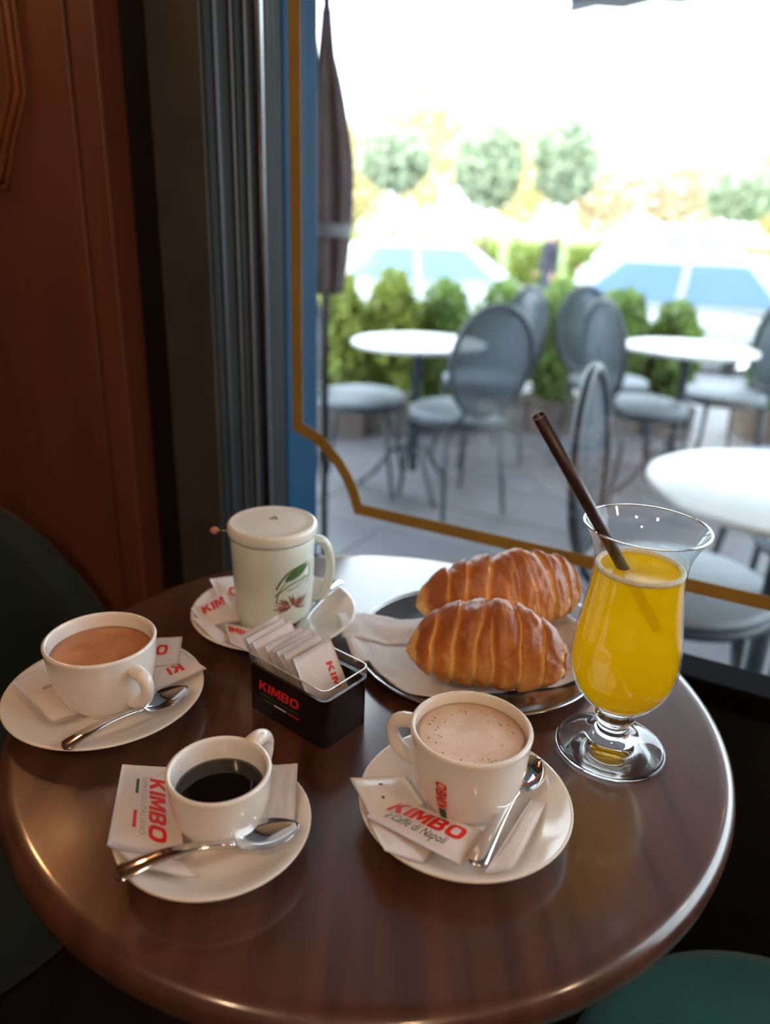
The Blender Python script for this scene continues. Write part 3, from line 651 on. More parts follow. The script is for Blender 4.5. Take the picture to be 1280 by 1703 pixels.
def croiss_mat():
    m = bpy.data.materials.new('baked_pastry'); m.use_nodes = True; nt = m.node_tree; N = nt.nodes; L = nt.links; b = N['Principled BSDF']
    at = N.new('ShaderNodeAttribute'); at.attribute_name = 'crust'
    tc = N.new('ShaderNodeTexCoord'); nz = N.new('ShaderNodeTexNoise'); nz.inputs['Scale'].default_value = 60; nz.inputs['Detail'].default_value = 6; L.new(tc.outputs['Object'], nz.inputs['Vector'])
    ad = N.new('ShaderNodeMath'); ad.operation = 'MULTIPLY_ADD'; ad.inputs[1].default_value = 0.55; L.new(nz.outputs['Fac'], ad.inputs[0]); L.new(at.outputs['Fac'], ad.inputs[2])
    r = N.new('ShaderNodeValToRGB'); e = r.color_ramp.elements; e[0].position = .30; e[0].color = (.84, .55, .21, 1); e[1].position = 1.15 if False else 1.0; e[1].color = (.34, .10, .024, 1)
    k = e.new(.55); k.color = (.70, .33, .080, 1); k = e.new(.78); k.color = (.52, .165, .030, 1)
    L.new(ad.outputs[0], r.inputs[0]); L.new(r.outputs[0], b.inputs['Base Color']); b.inputs['Roughness'].default_value = .42
    b.inputs['Coat Weight'].default_value = .10; b.inputs['Coat Roughness'].default_value = .3
    n2 = N.new('ShaderNodeTexNoise'); n2.inputs['Scale'].default_value = 220; n2.inputs['Detail'].default_value = 5; L.new(tc.outputs['Object'], n2.inputs['Vector'])
    bp_ = N.new('ShaderNodeBump'); bp_.inputs['Strength'].default_value = .45; bp_.inputs['Distance'].default_value = .002; L.new(n2.outputs['Fac'], bp_.inputs['Height']); L.new(bp_.outputs[0], b.inputs['Normal'])
    return m
M['croiss'] = croiss_mat()
def croissant(c, yaw, L, Rm, Hs, bend, edges, slant, label, seed, ridge=.16, peak=0.0):
    t = thing('croissant', c, label, 'croissant', 'croissants on the steel tray', yaw)
    E = [0] + list(edges) + [1.0]; ns, na = 220, 72
    def band(q):
        q = min(.9999, abs(q))
        for i in range(len(E) - 1):
            if E[i] <= q < E[i + 1]: return i, (q - E[i]) / (E[i + 1] - E[i])
        return len(E) - 2, 1.0
    V, F, CRU = [], [], []; zmin = 9
    for i in range(ns + 1):
        s = -1 + 2 * i / ns
        x = L / 2 * s; yc = -bend * s * s
        for j in range(na):
            a = 2 * PI * j / na; ca, sa = math.cos(a), math.sin(a)
            q = s - peak + slant * ca * (1 - abs(s)) * (1 if s > 0 else -1) * .5 + .035 * noise.noise(Vector((ca * 1.5, sa * 1.5, seed))) 
            bi, bf_ = band(q)
            base = Rm * (max(0.0, 1 - abs(s) ** 2.3)) ** .70 + .0075 * (1 - abs(s) ** 10)
            step = 1.08 - .15 * bf_ ** 2.0 - .03 * (1 - bf_) ** 3                      # each layer thins towards the tip, the one under it starts lower
            rr = base * step * (1 + ridge * max(0, sa) ** 5)
            nv = noise.noise(Vector((x * 60 + seed, ca * 2.2, sa * 2.2 + bi))) * .0026 + noise.noise(Vector((x * 190 + seed, ca * 7, sa * 7))) * .0011
            rr += nv * min(1, base / .012); rr *= 1 + .07 * noise.noise(Vector((s * 2.3 + seed, ca, sa)))
            z = rr * sa * Hs
            if sa < 0: z = -abs(rr * Hs * (-sa) ** .8) * .62
            V.append(Vector((x, yc + rr * ca, z))); zmin = min(zmin, z)
            edge = max(0, 1 - bf_ / .10) if bi > 0 else 0
            CRU.append(max(0, min(1, .22 + .38 * max(0, sa) + .22 * (1 - abs(bf_ - .45) * 1.6) - .62 * max(0, 1 - (1 - bf_) / .26) + .2 * abs(s) ** 3)))
    for i in range(ns):
        for j in range(na): F.append((i * na + j, i * na + (j + 1) % na, (i + 1) * na + (j + 1) % na, (i + 1) * na + j))
    F.append(tuple(range(na))); F.append(tuple(ns * na + j for j in range(na - 1, -1, -1)))
    V = [v - Vector((0, 0, zmin)) for v in V]
    o = obj('baked_body', V, F, M['croiss'], t)
    at = o.data.attributes.new('crust', 'FLOAT', 'POINT'); at.data.foreach_set('value', CRU)
    # torn flakes at the tips
    fl = []
    for i in range(16):
        s = random.choice((-1, 1)) * random.uniform(.80, .97); rb = Rm * (1 - abs(s) ** 2.1) ** .62; a = random.uniform(.2, PI - .2)
        p = Vector((L / 2 * s, -bend * s * s + rb * math.cos(a), rb * math.sin(a) * Hs - zmin)); r_ = random.uniform(.0025, .005); th = random.uniform(0, PI)
        v1 = Vector((math.cos(th), math.sin(th), .4)) * r_; v2 = Vector((-math.sin(th), math.cos(th), .3)) * r_ * .7
        fl.append(([p - v1 - v2 * .4, p + v1 * .3 - v2, p + v1 + v2 * .2, p + v2, p + Vector((0, 0, -.001))], [(0, 1, 2, 3), (0, 4, 1), (1, 4, 2), (2, 4, 3), (3, 4, 0)]))
    fo = tag(obj('flakes', *join(*fl), M['croiss'], t, False), kind='stuff'); fo.data.attributes.new('crust', 'FLOAT', 'POINT').data.foreach_set('value', [.15] * len(fo.data.vertices))
    return t
pL, pR = PZ(676, 1092, TZ + .022), PZ(946, 1120, TZ + .022); cc = (pL + pR) / 2
croissant((cc.x, cc.y + .004, TZ + .0050), math.atan2(pR.y - pL.y, pR.x - pL.x), (pR - pL).length, .0295, 1.12, .010, (.20, .50, .78), .25, 'golden croissant at the front of the tray beside the cappuccino', 3.0, .13, .12)
pL, pR = PZ(700, 1042, TZ + .025), PZ(972, 1010, TZ + .025); cc = (pL + pR) / 2
croissant((cc.x, cc.y + .018, TZ + .0050), math.atan2(pR.y - pL.y, pR.x - pL.x), (pR - pL).length * 1.03, .0290, 1.20, -.008, (.30, .56, .76), .45, 'golden croissant behind the other on the tray, partly hidden by the juice', 11.0, .14, .06)

# ================================================================== JUICE GLASS
GX, GY = .187, .499
jg = thing('juice_glass', (GX, GY, TZ), 'footed hurricane glass of bright yellow juice', 'glass')
obj('foot', *lathe(smooth_prof([(0, .0012), (.030, .0010), (.040, 0), (.0425, .0012), (.042, .0032), (.036, .0055), (.024, .0095), (.0155, .0150), (.0125, .0205), (.0125, .0255), (.0150, .0300), (.0155, .0330), (.0135, .0375), (.0145, .0405)], 3) + [(.010, .0420), (0, .0425)], 72), M['solid_glass'], jg)
bo = [(.0135, .0405), (.0225, .0440), (.0320, .0540), (.0385, .0680), (.0405, .0830), (.0395, .1010), (.0365, .1220), (.0340, .1420), (.0330, .1580), (.0340, .1700), (.0375, .1800), (.0425, .1890), (.0440, .1915)]
sp = smooth_prof(bo, 5)
sh = obj('bowl', *lathe(sp, 96), M['bowl_glass'], jg)
obj('lip', *tube([(.0436 * math.cos(2 * PI * i / 96), .0436 * math.sin(2 * PI * i / 96), .1918) for i in range(96)], .0009, 8, closed=True), M['solid_glass'], jg)
def juice_mat():
    m = bpy.data.materials.new('yellow_juice'); m.use_nodes = True; nt = m.node_tree; N = nt.nodes; L = nt.links; b = N['Principled BSDF']
    tc = N.new('ShaderNodeTexCoord'); nz = N.new('ShaderNodeTexNoise'); nz.inputs['Scale'].default_value = 14; L.new(tc.outputs['Object'], nz.inputs['Vector'])
    r = N.new('ShaderNodeValToRGB'); r.color_ramp.elements[0].color = (1.0, .70, .010, 1); r.color_ramp.elements[1].color = (1.0, .78, .018, 1); L.new(nz.outputs['Fac'], r.inputs[0])
    L.new(r.outputs[0], b.inputs['Base Color']); b.inputs['Roughness'].default_value = .12
    t = N.new('ShaderNodeBsdfTranslucent'); L.new(r.outputs[0], t.inputs[0])
    m1 = N.new('ShaderNodeMixShader'); m1.inputs[0].default_value = .68; L.new(b.outputs[0], m1.inputs[1]); L.new(t.outputs[0], m1.inputs[2])
    tp = N.new('ShaderNodeBsdfTransparent'); tp.inputs[0].default_value = (.98, .80, .05, 1)
    m2 = N.new('ShaderNodeMixShader'); m2.inputs[0].default_value = .16; L.new(m1.outputs[0], m2.inputs[1]); L.new(tp.outputs[0], m2.inputs[2])
    L.new(m2.outputs[0], N['Material Output'].inputs[0]); return m
M['juice'] = juice_mat()
JZ = .1585
jp = [(r - .0016, z + .0010) for r, z in sp if z < JZ - .001]
ju = obj('juice', *lathe([(0, .0430)] + jp + [(rad_at(sp, JZ) - .0016, JZ), (rad_at(sp, JZ) - .004, JZ - .0006), (0, JZ - .0006)], 80), M['juice'], jg)
M['froth'] = mat('juice_froth', (.95, .91, .74), .4, var=.1, scale=400, translucent=.3)
obj('froth_ring', *tube([((rad_at(sp, JZ) - .0030) * math.cos(2 * PI * i / 80), (rad_at(sp, JZ) - .0030) * math.sin(2 * PI * i / 80), JZ + .0004) for i in range(80)], .0021, 8, closed=True), M['froth'], ju)
pj, pr = PZ(1035, 943, TZ + JZ), PZ(1000, 880, TZ + .1915)
dv = (pj - pr).normalized()
# walk up and down the straw's own line
top = pr
while True:
    top = top - dv * .002; d_ = top - CAM; py = 851.5 - FPX * d_.dot(CU) / d_.dot(FW)
    if py < 692 or (top - pr).length > .16: break
bot = pj
while True:
    nx = bot + dv * .001; rz_ = nx.z - TZ
    if rz_ < .05 or math.hypot(nx.x - GX, nx.y - GY) > rad_at(sp, rz_) - .006: break
    bot = nx
stw = thing('drinking_straw', bot, 'dark brown drinking straw leaning in the yellow juice', 'straw')
def straw(R, Ri, p, q):
    d = (q - p).normalized(); s = d.cross(Vector((0, 1, 0))).normalized(); u_ = s.cross(d); V, F = [], []; n = 20
    for c, r in ((p, R), (q, R), (q, Ri), (p, Ri)):
        for i in range(n): a = 2 * PI * i / n; V.append(c + s * r * math.cos(a) + u_ * r * math.sin(a) - bot)
    for k in range(4):
        for i in range(n): F.append((k * n + i, k * n + (i + 1) % n, ((k + 1) % 4) * n + (i + 1) % n, ((k + 1) % 4) * n + i))
    return V, F
obj('tube', *straw(.0042, .0036, bot, top), M['straw'], stw)

# ================================================================== CAFE CHAIRS (inside)
def tub_chair(c, rz, label, sr, sz, m, back=None):
    t = thing('velvet_chair', (c[0], c[1], 0), label, 'chair', None, rz)
    obj('seat', *lathe([(0, sz - .09), (sr * .93, sz - .09), (sr, sz - .075), (sr, sz - .025), (sr * .96, sz - .006), (sr * .85, sz), (0, sz + .006)], 56), m, t)
    obj('seat_frame', *lathe([(0, sz - .125), (sr * .86, sz - .125), (sr * .88, sz - .09), (0, sz - .09)], 48), M['blackmetal'], t)
    for a in (45, 135, 225, 315):
        a = math.radians(a); p = Vector((math.cos(a), math.sin(a), 0))
        obj('leg', *tube([p * sr * .72 + Vector((0, 0, sz - .12)), p * sr * .88], [.014, .010], 12), M['blackmetal'], t)
    if back:
        zt, span = back
        V, F = [], []; na, nz_ = 40, 14
        sec = [(.0, .0), (.0, .3), (.0, .7), (.003, .93), (.02, 1.0), (.04, 1.0), (.057, .93), (.06, .7), (.06, .3), (.06, 0)]
        for i in range(na + 1):
            a = -span / 2 + span * i / na + PI; k = 1 - (abs(i / na - .5) * 2) ** 4 * .75; zb = sz - .10
            for o_, h in sec: r = sr - .02 + o_ + .03 * h; V.append(Vector((r * math.cos(a), r * math.sin(a), zb + (zt - zb) * k * h)))
        n = len(sec)
        for i in range(na):
            for j in range(n): F.append((i * n + j, (i + 1) * n + j, (i + 1) * n + (j + 1) % n, i * n + (j + 1) % n))
        F += [tuple(range(n)), tuple(na * n + j for j in range(n - 1, -1, -1))]
        obj('backrest', V, F, m, t)
    return t
tub_chair((-.56, .72), math.radians(-12), 'dark green velvet tub chair by the mahogany wall', .25, .45, M['velvet'], (.79, math.radians(240)))
tub_chair((.355, .37), 0, 'round teal velvet stool tucked beside the juice end of the table', .20, .46, M['teal'])

# ================================================================== PENDANT LAMPS behind the camera
lp0 = None
for i, (x, y, z) in enumerate([(-.75, -.55, 2.05), (.35, -.95, 2.05), (1.5, -.6, 2.05), (-.2, -2.0, 2.05)]):
    if lp0 is None:
        lp0 = o = thing('pendant_lamp', (x, y, z), 'warm glass globe pendant lamp hanging from the ceiling', 'lamp', 'pendant lamps over the room')
        obj('globe', *lathe([(.055 * math.sin(PI * k / 16), -.055 * math.cos(PI * k / 16)) for k in range(17)], 32), M['bulb'], o)
        obj('cap', *lathe([(0, .050), (.026, .050), (.024, .075), (.010, .085), (0, .085)], 24), M['blackmetal'], o)
        obj('cord', *tube([(0, 0, .08), (0, 0, CZ - z)], .003, 8), M['blackmetal'], o)
    else: o = copy_tree(lp0); o.location = (x, y, z)

p = WP(-300, -330, WALLN - .012); ws = thing('wall_lamp', W(p.dot(WU), WALLN - .012, p.z), 'small warm globe lamp on the mahogany wall above the moulding', 'lamp')
obj('back_plate', *xf(box((-.03, -.012, -.05), (.03, 0, .05), WAX)), M['frame3'], ws, False)
obj('arm', *tube([WN * -.01, WN * -.07, WN * -.09 + Vector((0, 0, .03))], .006, 8), M['frame3'], ws)
obj('globe', *xf(lathe([(.035 * math.sin(PI * k / 12), -.035 * math.cos(PI * k / 12)) for k in range(13)], 24), WN * -.09 + Vector((0, 0, .06))), M['sconce'], ws)

# ================================================================== TERRACE FURNITURE
def out_table():
    t = thing('terrace_table', (0, 0, 0), 'white round terrace table', 'table')
    obj('tabletop', *lathe([(0, .70), (.30, .70), (.308, .705), (.308, .716), (.30, .72), (0, .72)], 64), M['wtop'], t)
    obj('column', *lathe([(0, .1), (.02, .1), (.022, .4), (.02, .66), (.09, .695), (.09, .6995), (0, .6995)], 24), M['gmetal'], t)
    for k in range(3):
        a = 2 * PI * k / 3 + .4; d = Vector((math.cos(a), math.sin(a), 0))
        obj('leg', *tube([Vector((0, 0, .22)), d * .10 + Vector((0, 0, .20)), d * .2 + Vector((0, 0, .07)), d * .27 + Vector((0, 0, .012))], .012, 10), M['gmetal'], t)
    return t
T0 = out_table()
def put(o, p, rz, label, group=None):
    o.location = (p[0], p[1], OUTZ); o.rotation_euler = (0, 0, rz); o['label'] = label
    if group: o['group'] = group
    return o
TT = OUTZ + .72
pr_ = PZ(1325, 812, TT); put(T0, pr_, 0, 'white round terrace table just outside the window, seen past the juice glass', 'terrace tables')
pl_ = PZ(696, 567, TT); put(copy_tree(T0), pl_, .5, 'white round terrace table before the planters, behind the oval backed chair', 'terrace tables')
pm_ = PZ(1146, 577, TT); put(copy_tree(T0), pm_, .9, 'white round terrace table out on the open side of the hedge', 'terrace tables')
pq_ = PZ(1440, 612, TT)
def oval_chair():
    t = thing('terrace_chair', (0, 0, 0), 'oval back chair', 'chair')           # faces +x
    obj('seat', *lathe([(0, .435), (.20, .435), (.212, .442), (.212, .455), (.20, .465), (0, .468)], 40), M['gseat'], t)
    obj('seat_frame', *lathe([(.19, .415), (.216, .415), (.216, .4349), (.19, .4349), (.19, .415)], 40), M['gmetal'], t)
    for x, y in ((.15, .15), (.15, -.15), (-.15, .14), (-.15, -.14)):
        obj('leg', *tube([(x, y, .42), (x * 1.05, y * 1.05, .25), (x * 1.28, y * 1.15, 0)], [.013, .011, .009], 10), M['gmetal'], t)
    cx, cz, rx, rz_ = -.235, .70, .195, .225
    P = lambda a, k=1: Vector((cx - .10 * (k * rz_ * math.sin(a)) , k * rx * math.cos(a), cz + k * rz_ * math.sin(a)))
    obj('back_frame', *tube([P(2 * PI * i / 48) for i in range(48)], .014, 10, closed=True), M['gmetal'], t)
    V = [P(0, 0)] + [P(2 * PI * i / 48, .96) for i in range(48)]
    o = obj('back_panel', V, [(0, 1 + i, 1 + (i + 1) % 48) for i in range(48)], M['gmesh'], t); solid(o, .006)
    for s in (-1, 1): obj('back_post', *tube([(-.15, s * .12, .43), (-.20, s * .10, .47), P(-PI / 2 + s * .55)], .012, 8), M['gmetal'], t)
    return t
K0 = oval_chair()
cg = 'oval backed terrace chairs'
def face(p, q): return math.atan2(q[1] - p[1], q[0] - p[0])
# chair on the far side of the near table
sp1 = PZ(1128, 962, OUTZ + .46); put(K0, sp1, face(sp1, pr_) , 'oval backed grey chair facing the terrace table nearest the window', cg)
def bk(px, py, z=.62): return PZ(px, py, z)
def chair_at(px, py, yaw, label, z=OUTZ + .70):                      # pixel of the middle of its oval back
    b0 = PZ(px, py, z); o = copy_tree(K0); return put(o, (b0.x + .235 * math.cos(yaw), b0.y + .235 * math.sin(yaw)), yaw, label, cg)
chair_at(818, 603, math.radians(118), 'dark oval backed chair with its back to the window, before the left terrace table')
b0 = PD(880, 548, 4.15); o = copy_tree(K0); put(o, (b0.x - .23, b0.y), math.radians(200), 'pale oval backed chair between the planters and the left terrace table', cg)
chair_at(1003, 585, math.radians(12), 'dark oval backed chair turned towards the open side terrace table')
b0 = PD(1025, 530, 4.3); o = copy_tree(K0); put(o, (b0.x, b0.y), math.radians(-60), 'oval backed chair half hidden against the hedge', cg)
chair_at(1290, 575, math.radians(185), 'pale oval backed chair on the far side of the open terrace table')
b0 = PZ(1340, 662, OUTZ + .70); o = copy_tree(K0); put(o, (b0.x, b0.y), math.radians(150), 'dark oval backed chair beyond the terrace table nearest the window', cg)
b0 = PZ(1400, 893, OUTZ + .46); o = copy_tree(K0); put(o, (b0.x, b0.y), math.radians(80), 'grey chair with its seat under the terrace table nearest the window', cg)
b0 = PZ(600, 655, OUTZ + .46); o = copy_tree(K0); put(o, (b0.x, b0.y), math.radians(-8), 'grey chair beside the blue post and the first planter', cg)
# closed parasol standing in for an unidentified brown shape behind the blue post
b0 = WP(541, 400, 1.9); zlo, zhi = WP(560, 490, 1.9).z - OUTZ, WP(535, 15, 1.9).z - OUTZ
cp = thing('parasol_stand_in', (b0.x, b0.y, OUTZ), 'closed brown parasol stand-in for an unidentified shape behind the blue post', 'parasol')
obj('pole', *tube([(0, 0, .05), (0, 0, zhi + .05)], .011, 12), M['blackmetal'], cp)
obj('base', *lathe([(0, 0), (.22, 0), (.22, .04), (.05, .07), (0, .07)], 32), M['blackmetal'], cp)
V, F = [], []
nn, mm_ = 48, 26
for i in range(mm_ + 1):
    f = i / mm_; z = zlo + f * (zhi - zlo); R_ = .042 + .026 * math.sin(PI * min(1, f / .85)) ** .8 - .030 * max(0, f - .5) / .5
    for j in range(nn): a = 2 * PI * j / nn; r = R_ * (1 + .16 * math.cos(8 * a + f)); V.append((r * math.cos(a), r * math.sin(a), z))
for i in range(mm_):
    for j in range(nn): F.append((i * nn + j, i * nn + (j + 1) % nn, (i + 1) * nn + (j + 1) % nn, (i + 1) * nn + j))
F += [tuple(range(nn))[::-1], tuple(mm_ * nn + j for j in range(nn))]
obj('folded_canopy', V, F, M['maroon'], cp); zt_ = zlo + .22 * (zhi - zlo); obj('tie', *lathe([(.070, zt_), (.074, zt_ + .01), (.074, zt_ + .03), (.070, zt_ + .04), (.070, zt_)], 32), M['canvas'], cp)

# awning over the terrace: its front corner hangs into the top of the view
cn = PZ(945, 24, 2.25); au, an = cn.dot(WU), cn.dot(WN); aw = 3.6
wg = thing('awning', W(au, 1.0, 2.25), 'grey canvas awning on the facade, its front corner seen against the sky', 'awning')
wl0 = W(au, 1.0, 2.25)
def ap(u, n, z): return W(u, n, z) - wl0
o = obj('canvas', [ap(au, 1.0, 2.86), ap(au + aw, 1.0, 2.86), ap(au + aw, an, 2.33), ap(au, an, 2.33)], [(0, 1, 2, 3)], M['canvas'], wg, False); solid(o, .004)
o = obj('valance', [ap(au + aw * k / 24, an, 2.32) for k in range(25)] + [ap(au + aw * k / 24, an, 2.25 + .02 * (k % 2)) for k in range(25)], [(k, k + 1, k + 26, k + 25) for k in range(24)], M['canvas'], wg, False); solid(o, .003)
obj('front_bar', *tube([ap(au, an - .01, 2.33), ap(au + aw, an - .01, 2.33)], .02, 12), M['gmetal'], wg)
for f in (.12, .88): obj('folding_arm', *tube([ap(au + aw * f, 1.0, 2.70), ap(au + aw * (f + .1), (1 + an) / 2, 2.52), ap(au + aw * f, an - .02, 2.32)], .018, 8), M['gmetal'], wg)

# ================================================================== PLANTERS AND SHRUBS
def leaf_cloud(n, fn, size, seed):
    rnd = random.Random(seed); V, F = [], []
    for i in range(n):
        p = Vector(fn(rnd)); s = size * rnd.uniform(.6, 1.3); q = Vector((rnd.gauss(0, 1), rnd.gauss(0, 1), rnd.gauss(0, .6))).normalized(); r = q.orthogonal().normalized(); r.rotate(Matrix.Rotation(rnd.uniform(0, 6.28), 3, q)); t = q.cross(r); k = len(V)
        V += [p - r * s, p + t * s * .38, p + r * s, p - t * s * .38, ]
        F.append((k, k + 1, k + 2, k + 3))
    return V, F
def shrub(p, w_, h, label, m, seed, n=900, size=.035):
    t = thing('shrub', p, label, 'shrub', 'shrubs in the terrace planters')
    def fn(r):
        while True:
            x, y, z = r.uniform(-1, 1), r.uniform(-1, 1), r.uniform(0, 1)
            if x * x + y * y + (z * 1.1 - .5) ** 2 * 3 < 1.05 + r.uniform(-.2, .2): return (x * w_ / 2, y * w_ * .5, z * h)
    tag(obj('foliage', *leaf_cloud(n, fn, size, seed), M[m], t, False), kind='stuff')
    for k in range(3): obj('stem', *tube([(0.03 * (k - 1), 0, -.02), (w_ * .15 * (k - 1), .02, h * .5), (w_ * .25 * (k - 1), 0, h * .85)], [.010, .007, .003], 6), M['bark'], t)
    return t
LBL = ['bushy green shrub in the planter beside the blue post', 'yellow green shrub behind the left terrace table', 'tall green shrub behind the left terrace table', 'green shrub above the pale oval chair', 'dense green shrub behind the dark oval chairs', 'green shrub towards the end of the hedge', 'low leafy shrub at the gap in the hedge', 'round green shrub beyond the open terrace table']
spec = [(560, 725, .36, .93, 'leaf_y', 4.55), (645, 715, .36, .95, 'leaf_y', 4.62), (730, 700, .38, .90, 'leaf', 4.75), (820, 690, .38, .90, 'leaf', 4.9), (915, 690, .38, .92, 'leaf', 4.95), (1010, 690, .38, .88, 'leaf', 5.05), (1098, 690, .34, .82, 'leaf', 5.15), (1285, 690, .42, .90, 'leaf', 5.4)]
for i, (px, py, w_, h, m, dist) in enumerate(spec):
    p = PD(px, py, dist); p.z = OUTZ
    yaw = math.atan2(.9, 4) * 0
    pt = thing('planter', (p.x, p.y, OUTZ), LBL[i].replace('shrub', 'shrub').replace('bushy green shrub in the planter', 'clay trough planter') if i == 0 else 'clay trough planter under the ' + LBL[i], 'planter', 'terrace planters')
    hw_ = w_ * .46
    bevel(obj('trough', *join(box((-hw_, -.17, 0), (hw_, -.145, .20)), box((-hw_, .145, 0), (hw_, .17, .20)), box((-hw_, -.145, 0), (-hw_ + .025, .145, .20)), box((hw_ - .025, -.145, 0), (hw_, .145, .20))), M['planter'], pt, False), .004)
    obj('soil', *box((-hw_ + .025, -.145, .02), (hw_ - .025, .145, .17)), M['bark'], pt, False)
    shrub((p.x, p.y, OUTZ + .18), w_ * .96, h - .16, LBL[i], m, 20 + i, 1500, .050)

# ================================================================== STREET: cars, person, trees
def car(paint, hs=1.0):
    t = thing('parked_car', (0, 0, 0), 'car', 'car')
    st_ = [(-2.15, .55, .35, .62), (-2.1, .74, .26, .80), (-1.7, .84, .22, .90), (-.9, .87, .2, .93), (.3, .87, .2, .92), (1.0, .86, .2, .86), (1.7, .80, .24, .74), (2.05, .68, .28, .62), (2.15, .5, .34, .52)]
    V, F, n = [], [], 20
    for x, hw_, zb, zt in st_:
        for j in range(n):
            a = 2 * PI * j / n; c, s = math.cos(a), math.sin(a); p = 4.0
            V.append((x, hw_ * math.copysign(abs(c) ** (2 / p), c), (zb + zt) / 2 * hs + (zt - zb) / 2 * hs * math.copysign(abs(s) ** (2 / p), s)))
    for i in range(len(st_) - 1):
        for j in range(n): F.append((i * n + j, i * n + (j + 1) % n, (i + 1) * n + (j + 1) % n, (i + 1) * n + j))
    F += [tuple(range(n))[::-1], tuple((len(st_) - 1) * n + j for j in range(n))]
    obj('body', V, F, paint, t)
    z0, z1 = .88 * hs, 1.43 * hs
    lo = [(-1.85, .72), (1.05, .72)]; hi = [(-1.15, .56), (.25, .56)]
    C8 = [(lo[0][0], -.74, z0), (lo[1][0], -.74, z0 - .03), (lo[1][0], .74, z0 - .03), (lo[0][0], .74, z0), (hi[0][0], -.57, z1), (hi[1][0], -.57, z1), (hi[1][0], .57, z1), (hi[0][0], .57, z1)]
    cab = bevel(obj('cabin', C8, [(4, 5, 6, 7), (0, 1, 5, 4), (1, 2, 6, 5), (2, 3, 7, 6), (3, 0, 4, 7), (3, 2, 1, 0)], paint, t, True), .06, 3)
    C8 = [Vector(c) for c in C8]
    def pane(nm, a, b_, c, d, s0, s1):
        P = lambda s, q: (a.lerp(b_, s)).lerp(d.lerp(c, s), q)
        q = [P(s0, .14), P(s1, .14), P(s1, .84), P(s0, .84)]; nr = (q[1] - q[0]).cross(q[3] - q[0]).normalized() * .012
        obj(nm, [v + nr for v in q] + [v - nr for v in q], [(0, 1, 2, 3), (4, 7, 6, 5), (0, 4, 5, 1), (1, 5, 6, 2), (2, 6, 7, 3), (3, 7, 4, 0)], M['carglass'], cab, False)
    for s0, s1 in ((.12, .46), (.50, .88)): pane('side_window', C8[0], C8[1], C8[5], C8[4], s0, s1); pane('side_window', C8[2], C8[3], C8[7], C8[6], 1 - s1, 1 - s0)
    pane('windscreen', C8[1], C8[2], C8[6], C8[5], .08, .92); pane('rear_window', C8[3], C8[0], C8[4], C8[7], .08, .92)
    for x in (-1.32, 1.32):
        for s in (-1, 1):
            wv, wf = lathe([(0, -.1), (.2, -.1), (.30, -.09), (.32, -.05), (.32, .05), (.30, .09), (.2, .1), (0, .1)], 28)
            wo = obj('wheel', [Vector((v[0] + x, s * .78 + v[1] * 0 + v[2], v[1] + .32)) for v in wv], wf, M['tyre'], t)
            wv, wf = lathe([(0, .02), (.17, .015), (.19, 0), (0, 0)], 20); obj('hubcap', [Vector((v[0] + x, s * (.88 + v[2]), v[1] + .32)) for v in wv], wf, M['chrome'], wo)
    for s in (-1, 1):
        obj('headlight', *xf(lathe([(0, -.05), (.10, -.04), (.13, 0), (.10, .04), (0, .05)], 16), (2.0, s * .5, .62 * hs)), M['gloss_paper'], t); obj('tail_light', *xf(lathe([(0, -.06), (.07, -.05), (.09, 0), (.07, .05), (0, .06)], 16), (-2.05, s * .55, .72 * hs)), M['red'], t)
    return t
c0 = car(M['carw'])
def putcar(o, px, py, dist, yaw, label):
    p = PD(px, py, dist); o.location = (p.x, p.y, ROADZ); o.rotation_euler = (0, 0, yaw); o['label'] = label; o['group'] = 'cars parked along the street'
putcar(c0, 735, 420, 11.6, math.radians(8), 'white car with blue windows parked behind the left part of the hedge')
putcar(copy_tree(c0), 1085, 430, 9.6, math.radians(152), 'white car parked nearest the gap in the hedge')
cs_ = car(M['cars'], 1.25); putcar(cs_, 1150, 400, 17.0, math.radians(20), 'tall silver car parked behind the white cars')
putcar(copy_tree(c0), 1455, 420, 12.6, math.radians(165), 'white car parked at the far end of the row')

